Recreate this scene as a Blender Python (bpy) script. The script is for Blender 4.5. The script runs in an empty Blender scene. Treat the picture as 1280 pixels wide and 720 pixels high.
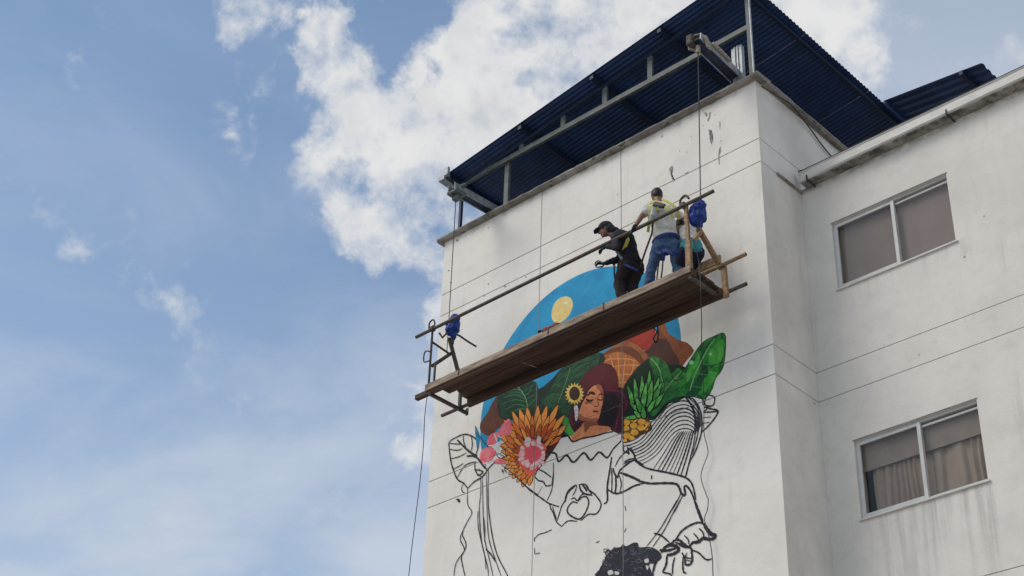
import bpy, bmesh, math, random
from mathutils import Vector, Matrix
random.seed(7)
R_ = math.radians
# ------------------------------------------------------------------ camera
FPX, YAW, PITCH, ROLL = 1971.3157, -0.7717312, 0.5777279, 0.0387965
CAM = Vector((15.897073, -14.691962, 1.6))
_fw = Vector((math.sin(YAW)*math.cos(PITCH), math.cos(YAW)*math.cos(PITCH), math.sin(PITCH)))
_rt = Vector((math.cos(YAW), -math.sin(YAW), 0))
_up = _rt.cross(_fw)
RT = math.cos(ROLL)*_rt + math.sin(ROLL)*_up
UP = -math.sin(ROLL)*_rt + math.cos(ROLL)*_up
scene = bpy.context.scene
col = scene.collection
cd = bpy.data.cameras.new('camera'); co = bpy.data.objects.new('camera', cd); col.objects.link(co)
co.matrix_world = Matrix(((RT.x, UP.x, -_fw.x, CAM.x), (RT.y, UP.y, -_fw.y, CAM.y), (RT.z, UP.z, -_fw.z, CAM.z), (0, 0, 0, 1)))
cd.sensor_width = 36.0; cd.lens = FPX/1280*36.0; cd.clip_start = 0.1; cd.clip_end = 5000
scene.camera = co
# survey of the photograph: a sight line meets a known plane of the building
def ray(u, v): return RT*((u-640)/FPX) + UP*((360-v)/FPX) + _fw
def PY(u, v, Y=0.0): d = ray(u, v); return CAM + d*((Y-CAM.y)/d.y)
def PX(u, v, X): d = ray(u, v); return CAM + d*((X-CAM.x)/d.x)

# ------------------------------------------------------------------ light
SUN_EL, SUN_AZ = R_(50), R_(-140)     # veiled sun, high and to the left of the photographer
EXPOSURE = 0.36
SKY_STRENGTH = 0.1
sl = bpy.data.lights.new('sun', 'SUN'); sl.energy = 1.5; sl.angle = R_(30); sl.color = (1, .92, .80)
so = bpy.data.objects.new('sun', sl); col.objects.link(so)
_sd = Vector((math.sin(SUN_AZ)*math.cos(SUN_EL), math.cos(SUN_AZ)*math.cos(SUN_EL), math.sin(SUN_EL)))
so.rotation_euler = _sd.to_track_quat('Z', 'Y').to_euler(); so.location = (0, 0, 60)
vs = scene.view_settings
vs.view_transform = 'Standard'; vs.look = 'None'; vs.gamma = 1; vs.exposure = EXPOSURE; vs.use_curve_mapping = False

world = bpy.data.worlds.new('World'); scene.world = world; world.use_nodes = True
def build_sky():
    nt = world.node_tree; nt.nodes.clear(); N = nt.nodes.new; L = nt.links.new
    def val(x): return x
    def math_(op, a, b=None, c=None):
        n = N('ShaderNodeMath'); n.operation = op
        for i, q in enumerate((a, b, c)):
            if q is None: continue
            if isinstance(q, (int, float)): n.inputs[i].default_value = q
            else: L(q, n.inputs[i])
        return n.outputs[0]
    def smooth(x, a, b, lo=0, hi=1):
        n = N('ShaderNodeMapRange'); n.interpolation_type = 'SMOOTHSTEP'
        n.inputs[1].default_value = a; n.inputs[2].default_value = b; n.inputs[3].default_value = lo; n.inputs[4].default_value = hi
        L(x, n.inputs[0]); return n.outputs[0]
    sky = N('ShaderNodeTexSky'); sky.sky_type = 'NISHITA'; sky.sun_disc = False
    sky.sun_elevation = SUN_EL; sky.sun_rotation = SUN_AZ; sky.air_density = 1.0; sky.dust_density = 0.6; sky.ozone_density = 1.6
    tc = N('ShaderNodeTexCoord'); D = tc.outputs['Generated']
    def noise(scale, detail, rough, off=(0, 0, 0), dist=0.0, vec=None):
        mp = N('ShaderNodeMapping'); mp.inputs['Location'].default_value = off
        L(vec or D, mp.inputs[0]); n = N('ShaderNodeTexNoise'); n.inputs['Scale'].default_value = scale
        n.inputs['Detail'].default_value = detail; n.inputs['Roughness'].default_value = rough; n.inputs['Distortion'].default_value = dist
        L(mp.outputs[0], n.inputs['Vector']); return n.outputs[0]
    wn = N('ShaderNodeTexNoise'); wn.inputs['Scale'].default_value = 22; wn.inputs['Detail'].default_value = 5; wn.inputs['Roughness'].default_value = .6; L(D, wn.inputs['Vector'])
    ws = N('ShaderNodeVectorMath'); ws.operation = 'SUBTRACT'; L(wn.outputs['Color'], ws.inputs[0]); ws.inputs[1].default_value = (.5, .5, .5)
    wk = N('ShaderNodeVectorMath'); wk.operation = 'SCALE'; L(ws.outputs[0], wk.inputs[0]); wk.inputs['Scale'].default_value = .085
    wa = N('ShaderNodeVectorMath'); wa.operation = 'ADD'; L(D, wa.inputs[0]); L(wk.outputs[0], wa.inputs[1])
    wz_ = N('ShaderNodeVectorMath'); wz_.operation = 'NORMALIZE'; L(wa.outputs[0], wz_.inputs[0]); DW = wz_.outputs[0]
    def dotd(v):
        n = N('ShaderNodeVectorMath'); n.operation = 'DOT_PRODUCT'; L(DW, n.inputs[0]); n.inputs[1].default_value = v; return n.outputs['Value']
    # cumulus banks: centre, radius (degrees follow from the picture), weight
    banks = [(425, 62, 44, .9), (455, 105, 60, .9), (430, 195, 46, .75), (520, 165, 95, .85), (470, 262, 56, .8), (610, 70, 105, .9), (640, 170, 110, .9), (540, 285, 55, .8),
             (760, 40, 140, .95), (305, 14, 36, .50), (345, 8, 34, .46), (455, 4, 30, .6), (1030, 20, 72, .95), (1060, 62, 44, .9), (900, -40, 150, .95),
             (320, 182, 28, .40), (25, 175, 40, .20), (100, 222, 24, .10), (155, 258, 34, .12), (1140, 8, 24, .5), (1130, 105, 36, .36),
             (540, 385, 26, .62), (524, 500, 40, .8), (534, 560, 36, .8), (1250, 60, 60, .3)]
    acc = None
    for (u, v, r, w) in banks:
        d = ray(u, v).normalized(); a = r/FPX
        s = smooth(dotd(d), math.cos(a*1.75), math.cos(a*0.30), 0, w)
        acc = s if acc is None else math_('SMOOTH_MAX', acc, s, 0.12)
    for (u, v, r, w) in ((505, 42, 40, .55), (432, 226, 26, .3), (690, 70, 40, .2)):   # blue breaks in the bank
        acc = math_('SUBTRACT', acc, smooth(dotd(ray(u, v).normalized()), math.cos(r*1.75/FPX), math.cos(r*.3/FPX), 0, w))
    # the rest of the sky goes on with the same broken cumulus
    wide = math_('MULTIPLY', smooth(noise(2.2, 2, .5, (3.1, 0, 0)), .36, .60), .9)
    inframe = smooth(dotd(_fw), math.cos(R_(27)), math.cos(R_(20)))
    bias = math_('ADD', math_('MULTIPLY', acc, inframe), math_('MULTIPLY', wide, math_('SUBTRACT', 1.0, inframe)))
    n1 = noise(13, 9, .60, (0.3, .1, .2), .15); n2 = noise(45, 6, .62, (1, 2, 3), .2)
    nn = math_('ADD', math_('MULTIPLY', n1, .74), math_('MULTIPLY', n2, .26))
    dens = math_('ADD', math_('MULTIPLY', bias, .63), math_('MULTIPLY', math_('SUBTRACT', nn, .5), 2.3))
    mask = smooth(dens, .21, .72)
    # thin veil, stronger towards the horizon
    sep = N('ShaderNodeSeparateXYZ'); L(D, sep.inputs[0])
    low = smooth(sep.outputs['Z'], .72, .30)
    mpv = N('ShaderNodeMapping'); mpv.inputs['Scale'].default_value = (1, 1, 2.2); mpv.inputs['Rotation'].default_value = (R_(18), R_(10), 0); L(D, mpv.inputs[0])
    veil = smooth(noise(5, 6, .55, (4, 1, 0), .4, mpv.outputs[0]), .36, .72)
    veil = math_('MULTIPLY', math_('ADD', math_('MULTIPLY', veil, .62), .26), math_('ADD', math_('MULTIPLY', low, .95), .14))
    for (u, v, r, w) in ((1190, 40, 150, .50), (60, 690, 160, .08), (330, 640, 150, .05)):   # thin high haze
        veil = math_('ADD', veil, smooth(dotd(ray(u, v).normalized()), math.cos(r*1.8/FPX), math.cos(r*.2/FPX), 0, w))
    veil = math_('MINIMUM', veil, .9)
    # cloud colour: bright tops, lavender grey hearts
    core = math_('MULTIPLY', smooth(dens, .45, 1.0), smooth(noise(24, 5, .58, (.34, .15, .17)), .40, .64))
    cr = N('ShaderNodeMix'); cr.data_type = 'RGBA'; L(core, cr.inputs[0])
    cr.inputs[6].default_value = (6.1, 6.1, 6.1, 1); cr.inputs[7].default_value = (4.3, 4.55, 4.9, 1)
    g = N('ShaderNodeMix'); g.data_type = 'RGBA'; g.blend_type = 'MULTIPLY'; g.inputs[0].default_value = 1
    L(sky.outputs[0], g.inputs[6]); g.inputs[7].default_value = SKY_TINT
    m1 = N('ShaderNodeMix'); m1.data_type = 'RGBA'; L(veil, m1.inputs[0]); L(g.outputs[2], m1.inputs[6]); m1.inputs[7].default_value = (4.5, 4.95, 5.7, 1)
    m2 = N('ShaderNodeMix'); m2.data_type = 'RGBA'; L(mask, m2.inputs[0]); L(m1.outputs[2], m2.inputs[6]); L(cr.outputs[2], m2.inputs[7])
    bg = N('ShaderNodeBackground'); bg.inputs[1].default_value = SKY_STRENGTH; L(m2.outputs[2], bg.inputs[0])
    out = N('ShaderNodeOutputWorld'); L(bg.outputs[0], out.inputs[0])
SKY_TINT = (1.14, 1.21, 1.17, 1)
build_sky()

# ------------------------------------------------------------------ helpers
def tag(o, label=None, cat=None, group=None, kind=None):
    for k, v in (('label', label), ('category', cat), ('group', group), ('kind', kind)):
        if v: o[k] = v
    return o
def empty(name, loc, label=None, cat=None, group=None, kind=None):
    o = bpy.data.objects.new(name, None); col.objects.link(o); o.location = loc; o.empty_display_size = .1
    return tag(o, label, cat, group, kind)
def origin(o):
    v = Vector((0, 0, 0))
    while o is not None: v += Vector(o.location); o = o.parent
    return v
def basis(d):
    d = Vector(d).normalized(); a = Vector((0, 0, 1)) if abs(d.z) < .9 else Vector((1, 0, 0))
    x = d.cross(a).normalized(); return x, x.cross(d).normalized(), d
class MB:
    def __init__(s): s.v = []; s.f = []; s.smooth = False
    def add(s, vs, fs):
        b = len(s.v); s.v += [tuple(q) for q in vs]; s.f += [tuple(i+b for i in f) for f in fs]; return s
    def box(s, x0, x1, y0, y1, z0, z1):
        vs = [(x, y, z) for z in (z0, z1) for y in (y0, y1) for x in (x0, x1)]
        return s.add(vs, [(0, 2, 3, 1), (4, 5, 7, 6), (0, 1, 5, 4), (2, 6, 7, 3), (0, 4, 6, 2), (1, 3, 7, 5)])
    def cbox(s, x0, x1, y0, y1, z0, z1, c=.006):   # box with chamfered edges
        bm = bmesh.new(); vv = [bm.verts.new((x, y, z)) for z in (z0, z1) for y in (y0, y1) for x in (x0, x1)]
        for f in [(0, 2, 3, 1), (4, 5, 7, 6), (0, 1, 5, 4), (2, 6, 7, 3), (0, 4, 6, 2), (1, 3, 7, 5)]: bm.faces.new([vv[i] for i in f])
        bmesh.ops.bevel(bm, geom=bm.edges[:], offset=c, segments=1, affect='EDGES'); bm.verts.index_update()
        s.add([q.co[:] for q in bm.verts], [[q.index for q in f.verts] for f in bm.faces]); bm.free(); return s
    def bar(s, p, q, w, h, side=None, w2=None, h2=None):    # square bar from p to q, side = direction of width
        p, q = Vector(p), Vector(q); d = (q-p).normalized()
        if side is None: sx, sy, _ = basis(d)
        else: sx = (Vector(side)-d*Vector(side).dot(d)).normalized(); sy = d.cross(sx)
        w2 = w if w2 is None else w2; h2 = h if h2 is None else h2
        vs = [c + sx*a*W/2 + sy*b*H/2 for c, W, H in ((p, w, h), (q, w2, h2)) for a, b in ((-1, -1), (1, -1), (1, 1), (-1, 1))]
        return s.add(vs, [(3, 2, 1, 0), (4, 5, 6, 7), (0, 1, 5, 4), (1, 2, 6, 5), (2, 3, 7, 6), (3, 0, 4, 7)])
    def tube(s, pts, r, n=10, r2=None, flat=1.0, cap=True):
        pts = [Vector(p) for p in pts]; m = len(pts); rs = []; up = None
        for i, p in enumerate(pts):
            d = (pts[min(i+1, m-1)]-pts[max(i-1, 0)])
            x, y, d = basis(d)
            if up is not None:
                x = (up-d*up.dot(d)).normalized(); y = x.cross(d)
            up = x; t = i/max(1, m-1); rr = r if r2 is None else r+(r2-r)*t
            rs.append([p+(x*math.cos(a)+y*math.sin(a)*flat)*rr for a in (2*math.pi*k/n for k in range(n))])
        vs = [q for ring in rs for q in ring]; fs = []
        for i in range(m-1):
            for k in range(n): fs.append((i*n+k, i*n+(k+1) % n, (i+1)*n+(k+1) % n, (i+1)*n+k))
        if cap: fs += [tuple(range(n-1, -1, -1)), tuple((m-1)*n+k for k in range(n))]
        return s.add(vs, fs)
    def pipe(s, p, q, r, wall=.006, n=14):   # open scaffold tube, hollow ends
        p, q = Vector(p), Vector(q); x, y, d = basis(q-p); ri = r-wall
        def ring(c, rr): return [c+(x*math.cos(a)+y*math.sin(a))*rr for a in (2*math.pi*k/n for k in range(n))]
        e = d*.12; R = [ring(p+e, ri), ring(p, ri), ring(p, r), ring(q, r), ring(q, ri), ring(q-e, ri)]
        vs = [c for rr in R for c in rr]; fs = []
        for i in range(5):
            for k in range(n): fs.append((i*n+k, i*n+(k+1) % n, (i+1)*n+(k+1) % n, (i+1)*n+k))
        fs += [tuple(range(n-1, -1, -1)), tuple(5*n+k for k in range(n))]
        return s.add(vs, fs)
    def cap(s, p, q, r0, r1=None, n=12):     # capsule
        p, q = Vector(p), Vector(q); r1 = r0 if r1 is None else r1
        if (q-p).length < 1e-5: q = p+Vector((0, 0, 1e-3))
        x, y, d = basis(q-p); rings = []
        for k in range(0, 5): a = math.pi/2*(k/4); rings.append((p-d*r0*math.cos(a), max(r0*math.sin(a), 1e-4)))
        for k in range(0, 5): a = math.pi/2*(k/4); rings.append((q+d*r1*math.sin(a), max(r1*math.cos(a), 1e-4)))
        vs = [c+(x*math.cos(t)+y*math.sin(t))*rr for c, rr in rings for t in (2*math.pi*k/n for k in range(n))]; fs = []; m = len(rings)
        for i in range(m-1):
            for k in range(n): fs.append((i*n+k, i*n+(k+1) % n, (i+1)*n+(k+1) % n, (i+1)*n+k))
        fs += [tuple(range(n-1, -1, -1)), tuple((m-1)*n+k for k in range(n))]
        return s.add(vs, fs)
    def loft(s, rings, lat, n=20):           # rings: (centre, half width along lat, half depth); rounded ends
        cs = [Vector(r[0]) for r in rings]; m = len(cs); L = Vector(lat); vs = []
        def ring(c, a, b, d):
            l = (L-d*L.dot(d)).normalized(); f = l.cross(d)
            return [c+l*a*math.cos(t)+f*b*math.sin(t) for t in (2*math.pi*k/n for k in range(n))]
        R = []
        for i, (c, a, b) in enumerate(rings):
            d = (cs[min(i+1, m-1)]-cs[max(i-1, 0)]).normalized(); c = cs[i]
            if i == 0:
                for k in (0, 1, 2, 3): t = math.pi/2*k/4; R.append(ring(c-d*b*.7*math.cos(t), a*max(math.sin(t), .02), b*max(math.sin(t), .02), d))
            R.append(ring(c, a, b, d))
            if i == m-1:
                for k in (3, 2, 1, 0): t = math.pi/2*k/4; R.append(ring(c+d*b*.7*math.cos(t), a*max(math.sin(t), .02), b*max(math.sin(t), .02), d))
        m = len(R); vs = [q for r in R for q in r]; fs = []
        for i in range(m-1):
            for k in range(n): fs.append((i*n+k, i*n+(k+1) % n, (i+1)*n+(k+1) % n, (i+1)*n+k))
        fs += [tuple(range(n-1, -1, -1)), tuple((m-1)*n+k for k in range(n))]
        return s.add(vs, fs)
    def ell(s, c, r, ax=None, n=14):         # ellipsoid; ax = (x, y, z) axes
        c = Vector(c); ax = ax or (Vector((1, 0, 0)), Vector((0, 1, 0)), Vector((0, 0, 1))); vs = []; fs = []; m = n//2+1
        for i in range(m):
            t = math.pi*i/(m-1); st = max(math.sin(t), 1e-3)
            for k in range(n):
                a = 2*math.pi*k/n; vs.append(c+ax[0]*r[0]*st*math.cos(a)+ax[1]*r[1]*st*math.sin(a)-ax[2]*r[2]*math.cos(t))
        for i in range(m-1):
            for k in range(n): fs.append((i*n+k, i*n+(k+1) % n, (i+1)*n+(k+1) % n, (i+1)*n+k))
        fs += [tuple(range(n-1, -1, -1)), tuple((m-1)*n+k for k in range(n))]
        return s.add(vs, fs)
    def build(s, name, mat, parent=None, smooth=False):
        o0 = origin(parent) if parent else Vector((0, 0, 0))
        me = bpy.data.meshes.new(name); me.from_pydata([tuple(Vector(v)-o0) for v in s.v], [], s.f); me.update()
        bm = bmesh.new(); bm.from_mesh(me); bmesh.ops.recalc_face_normals(bm, faces=bm.faces[:]); bm.to_mesh(me); bm.free()
        if smooth: me.polygons.foreach_set('use_smooth', [True]*len(me.polygons))
        me.materials.append(mat); o = bpy.data.objects.new(name, me); col.objects.link(o)
        if parent: o.parent = parent
        return o
    def fuse(s, name, mat, parent=None, voxel=.012, it=4):   # one continuous skin over overlapping closed shapes
        o = s.build(name, mat, parent, True)
        m = o.modifiers.new('fuse', 'REMESH'); m.mode = 'VOXEL'; m.voxel_size = voxel; m.use_smooth_shade = True
        k = o.modifiers.new('soft', 'SMOOTH'); k.factor = .5; k.iterations = it
        return o

# ------------------------------------------------------------------ materials
def lin(c): return tuple((x/255/12.92 if x <= 10 else ((x/255+.055)/1.055)**2.4) for x in c)
def mat_new(name):
    m = bpy.data.materials.new(name); m.use_nodes = True; nt = m.node_tree; b = nt.nodes['Principled BSDF']; return m, nt, b
def nodes(nt):
    N = nt.nodes.new; L = nt.links.new
    def noise(scale, detail=5, rough=.55, vec=None, stretch=None, dist=0):
        if vec is None: vec = N('ShaderNodeNewGeometry').outputs['Position']
        if stretch:
            mp = N('ShaderNodeMapping'); mp.inputs['Scale'].default_value = stretch; L(vec, mp.inputs[0]); vec = mp.outputs[0]
        n = N('ShaderNodeTexNoise'); n.inputs['Scale'].default_value = scale; n.inputs['Detail'].default_value = detail
        n.inputs['Roughness'].default_value = rough; n.inputs['Distortion'].default_value = dist; L(vec, n.inputs['Vector']); return n.outputs[0]
    def rng(x, a, b, lo=0., hi=1., sm=True):
        n = N('ShaderNodeMapRange'); n.interpolation_type = 'SMOOTHSTEP' if sm else 'LINEAR'
        for i, q in enumerate((a, b, lo, hi)): n.inputs[i+1].default_value = q
        L(x, n.inputs[0]); return n.outputs[0]
    def mix(f, a, b, blend='MIX'):
        n = N('ShaderNodeMix'); n.data_type = 'RGBA'; n.blend_type = blend
        for i, q in ((0, f), (6, a), (7, b)):
            if isinstance(q, (int, float)): n.inputs[i].default_value = q
            elif isinstance(q, tuple): n.inputs[i].default_value = (*q[:3], 1)
            else: L(q, n.inputs[i])
        return n.outputs[2]
    def mul(a, b, op='MULTIPLY'):
        n = N('ShaderNodeMath'); n.operation = op
        for i, q in ((0, a), (1, b)):
            if isinstance(q, (int, float)): n.inputs[i].default_value = q
            else: L(q, n.inputs[i])
        return n.outputs[0]
    def bump(h, strength, dist, b):
        n = N('ShaderNodeBump'); n.inputs['Strength'].default_value = strength; n.inputs['Distance'].default_value = dist
        L(h, n.inputs['Height']); L(n.outputs[0], b.inputs['Normal'])
    return N, L, noise, rng, mix, mul, bump
def simple(name, c, rough=.7, metal=0., var=.25, scale=14, bmp=.15, dist=.004, spec=.4, stretch=None, c2=None):
    m, nt, b = mat_new(name); N, L, noise, rng, mix, mul, bump = nodes(nt)
    c2 = c2 or tuple(x*(1-var) for x in c)
    n = noise(scale, 6, .62, stretch=stretch); L(mix(rng(n, .36, .66), tuple(c), tuple(c2)), b.inputs['Base Color'])
    b.inputs['Roughness'].default_value = rough; b.inputs['Metallic'].default_value = metal; b.inputs['Specular IOR Level'].default_value = spec
    if bmp: bump(noise(scale*4, 4, .6, stretch=stretch), bmp, dist, b)
    return m
def plaster(name, base, wing=False, side=False):
    m, nt, b = mat_new(name); N, L, noise, rng, mix, mul, bump = nodes(nt)
    c = mix(rng(noise(.9, 6, .6), .35, .7), base, tuple(x*.90 for x in base))
    c = mix(mul(rng(noise(4.5, 7, .65), .48, .74), .45), c, tuple(x*.80 for x in base))
    c = mix(mul(rng(noise(1.6, 7, .68, stretch=(1, 1, 1.8)), .52, .70), .30), c, tuple(x*.78 for x in base))
    # rain streaks: noise stretched along Z
    st = mul(rng(noise(7, 6, .6, stretch=(1, 1, .07)), .52, .74), rng(noise(.7, 3, .5), .40, .62))
    c = mix(mul(st, .34 if wing else .24), c, tuple(q*x for q, x in zip((.50, .48, .45), base)))
    geo = N('ShaderNodeNewGeometry'); sep = N('ShaderNodeSeparateXYZ'); L(geo.outputs['Position'], sep.inputs[0])
    if wing:   # dirt washed down from the two window sills and a patchy band, darker towards the gutter
        for (x0, x1, zt, ln, amt) in ((6.75, 8.55, 9.9, 1.6, .42), (6.9, 8.6, 13.26, .55, .2)):
            inx = mul(rng(sep.outputs['X'], x0, x0+.15), rng(sep.outputs['X'], x1+.12, x1-.05))
            inz = mul(rng(sep.outputs['Z'], zt-ln, zt), rng(sep.outputs['Z'], zt+.01, zt-.01))
            s2 = rng(noise(8, 5, .6, stretch=(1, 1, .05)), .44, .70)
            c = mix(mul(mul(mul(inx, inz), s2), amt), c, (.17, .165, .16))
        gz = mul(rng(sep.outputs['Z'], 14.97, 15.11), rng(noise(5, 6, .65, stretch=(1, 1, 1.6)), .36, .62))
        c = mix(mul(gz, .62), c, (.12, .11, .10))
    else:      # grime below the coping
        gz = mul(rng(sep.outputs['Z'], 16.30, 16.56), rng(noise(5, 6, .65), .45, .68))
        c = mix(mul(gz, .45), c, (.20, .18, .16))
        sx = mul(rng(sep.outputs['X'], TW-.004, TW-.002), rng(noise(1.1, 6, .62, stretch=(1, 1, .55)), .34, .66))
        c = mix(mul(sx, .28), c, (.34, .335, .33))
    # specks, chips and tiny pits
    vo = N('ShaderNodeTexVoronoi'); vo.inputs['Scale'].default_value = 3.1; L(geo.outputs['Position'], vo.inputs['Vector'])
    sp = mul(rng(vo.outputs['Distance'], .085, .05), rng(noise(2.3, 2, .5), .52, .60))
    c = mix(mul(sp, .7), c, (.20, .19, .17))
    L(c, b.inputs['Base Color']); b.inputs['Roughness'].default_value = .88; b.inputs['Specular IOR Level'].default_value = .2
    h = mix(.5, mix(.35, noise(26, 6, .65), noise(150, 3, .6)), noise(2.2, 3, .5)); bump(h, .55, .02, b)
    return m
M = {}; TW = 6.3
M['wall'] = plaster('wall_plaster', (.82, .78, .72))
M['wing'] = plaster('wing_plaster', (.76, .722, .667), wing=True)
M['mortar'] = simple('joint_mortar', (.17, .16, .15), .95)
M['ground'] = simple('pavement_concrete', (.36, .34, .31), .9, var=.2, scale=.6, bmp=.3)
M['navy'] = simple('navy_roof_sheet', (.021, .060, .185), .45, var=.35, scale=3, bmp=.05, spec=.5)
M['navy_dark'] = simple('navy_purlin', (.012, .026, .065), .6, var=.3)
M['greysteel'] = simple('grey_green_steel', (.115, .135, .13), .6, var=.35, scale=9)
M['galv'] = simple('galvanised_steel', (.33, .36, .39), .5, .35, var=.35, scale=10)
M['rusty'] = simple('rusty_brown_steel', (.115, .085, .065), .75, var=.5, scale=18, c2=(.055, .045, .042))
M['ochre'] = simple('ochre_painted_steel', (.36, .22, .10), .7, scale=22, c2=(.17, .10, .06))
M['wood'] = simple('weathered_plank', (.098, .050, .033), .85, scale=6, stretch=(.18, 3.0, 3.0), c2=(.036, .023, .019), bmp=.4)
M['woodlight'] = simple('pale_plank_edge', (.40, .31, .23), .85, scale=8, stretch=(.3, 2, 2), c2=(.17, .13, .10), bmp=.4)
M['alu'] = simple('white_aluminium', (.58, .58, .57), .45, var=.12, scale=8, bmp=.03)
M['gutter'] = simple('white_gutter', (.66, .64, .60), .6, scale=7, c2=(.55, .53, .49), stretch=(.6, 1, 3))
M['black'] = simple('black_rubber', (.012, .012, .013), .6)
M['blue'] = simple('blue_cover', (.012, .055, .34), .55, var=.55, scale=12, bmp=.5, dist=.02)
M['rope'] = simple('grey_rope', (.30, .29, .27), .9, scale=60)
M['cable'] = simple('dark_cable', (.05, .05, .05), .7)
M['rope_pale'] = simple('pale_knotted_rope', (.42, .38, .30), .95, scale=40, var=.4)
def coping_mat():
    m, nt, b = mat_new('stained_coping'); N, L, noise, rng, mix, mul, bump = nodes(nt)
    c = mix(rng(noise(2.5, 6, .65), .35, .62), (.36, .33, .29), (.19, .17, .15))
    c = mix(rng(noise(7, 7, .7, stretch=(1, 1, 2)), .54, .68), c, (.045, .04, .036))
    L(c, b.inputs['Base Color']); b.inputs['Roughness'].default_value = .95; bump(noise(30, 6, .7), .6, .02, b); return m
M['coping'] = coping_mat()
M['soffit'] = simple('mottled_dark_soffit', (.34, .315, .28), .95, scale=5, c2=(.085, .075, .066), bmp=.4)  # patchy dark colour for the gutter underside, darker than the gutter face
def glass_mat():
    m, nt, b = mat_new('window_glass'); N, L = nt.nodes.new, nt.links.new
    t = N('ShaderNodeBsdfTransparent'); t.inputs[0].default_value = (.88, .87, .86, 1); g = N('ShaderNodeBsdfGlossy'); g.inputs['Roughness'].default_value = .02
    f = N('ShaderNodeFresnel'); f.inputs[0].default_value = 1.5; x = N('ShaderNodeMixShader')
    g2 = N('ShaderNodeNewGeometry'); k1 = N('ShaderNodeMath'); k1.operation = 'SUBTRACT'; k1.inputs[0].default_value = 1; L(g2.outputs['Backfacing'], k1.inputs[1])
    k2 = N('ShaderNodeMath'); k2.operation = 'MULTIPLY'; L(f.outputs[0], k2.inputs[0]); L(k1.outputs[0], k2.inputs[1]); L(k2.outputs[0], x.inputs[0]); L(t.outputs[0], x.inputs[1]); L(g.outputs[0], x.inputs[2]); L(x.outputs[0], nt.nodes['Material Output'].inputs[0]); return m
M['glass'] = glass_mat()
M['curtain'] = simple('beige_curtain', (.47, .395, .32), .95, var=.12, scale=6)
M['valance'] = simple('grey_valance', (.40, .345, .295), .95, var=.15, scale=4)
M['blind'] = simple('taupe_blind', (.40, .335, .30), .9, var=.06, scale=2, bmp=.05)
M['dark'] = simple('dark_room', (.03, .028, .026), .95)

# ------------------------------------------------------------------ ground
g = MB(); g.add([(-1500, -1500, 0), (1500, -1500, 0), (1500, 1500, 0), (-1500, 1500, 0)], [(0, 1, 2, 3)])
tag(g.build('ground', M['ground']), kind='structure')

# ------------------------------------------------------------------ building
TW, ZT, D = 6.3, 16.55, 0.976
Z1, Z2, Z3, Z4 = 15.489, 15.085, 12.132, 11.694
JX = (2.185, 3.80)                       # vertical joints of the mural facade
JG = .0055                               # half width of a joint
zs = [0, 1.62, 2.05, 4.97, 5.41, 8.33, 8.77, Z4, Z3, Z2, Z1, ZT]
bld = empty('apartment_building', (TW, 1.5, 0), 'white plastered apartment block with stair tower, bare end wall and lower wing', 'building')
core = MB().box(.014, TW-.014, .014, 6.0, 0, ZT-.02); core.build('tower_core', M['mortar'], bld)
cols = [(0, JX[0], 6.02), (JX[0], JX[1], .3), (JX[1], TW, 6.02)]
for ci, (xa, xb, dep) in enumerate(cols):
    for i in range(len(zs)-1):
        a = xa + (JG if ci else 0); b_ = xb - (JG if ci < 2 else 0)
        za = zs[i] + (JG if i else 0); zb = zs[i+1] - (JG if i < len(zs)-2 else 0)
        MB().cbox(a, b_, 0, dep, za, zb, .004).build('wall_panel', M['wall'], bld)
# coping round the tower top: segments with slightly uneven edges
def coping(parent):
    o = .10
    random.seed(3)
    def seg(p0, p1, nrm, n):
        mb = MB(); p0, p1, nrm = Vector(p0), Vector(p1), Vector(nrm); rows = []
        for i in range(n+1):
            c = p0.lerp(p1, i/n); e = o + random.uniform(-.005, .005); t = .055+random.uniform(-.003, .004)
            zb = ZT-.010+random.uniform(-.002, .002)
            rows.append([c-nrm*.25+Vector((0, 0, zb)), c+nrm*(e-.03)+Vector((0, 0, zb-.004)), c+nrm*e+Vector((0, 0, zb+.03)), c+nrm*e+Vector((0, 0, zb+t)), c+nrm*(e-.015)+Vector((0, 0, zb+t+.012)), c-nrm*.25+Vector((0, 0, zb+t+.03))])
        m = 6; vs = [q for r in rows for q in r]; fs = []
        for i in range(n):
            for k in range(m): fs.append((i*m+k, i*m+(k+1) % m, (i+1)*m+(k+1) % m, (i+1)*m+k))
        fs += [tuple(range(m)), tuple(n*m+k for k in range(m))]
        mb.add(vs, fs).build('coping', M['coping'], parent)
    seg((-.10, 0, 0), (TW+.10, 0, 0), (0, -1, 0), 90)
    seg((TW, -.07, .004), (TW, 6, .004), (1, 0, 0), 60)
    seg((0, -.07, .004), (0, 6, .004), (-1, 0, 0), 40)
coping(bld)
# flat terrace slab
MB().box(.1, TW-.1, .1, 6.0, ZT-.018, ZT+.01).build('terrace_slab', M['coping'], bld)
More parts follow.
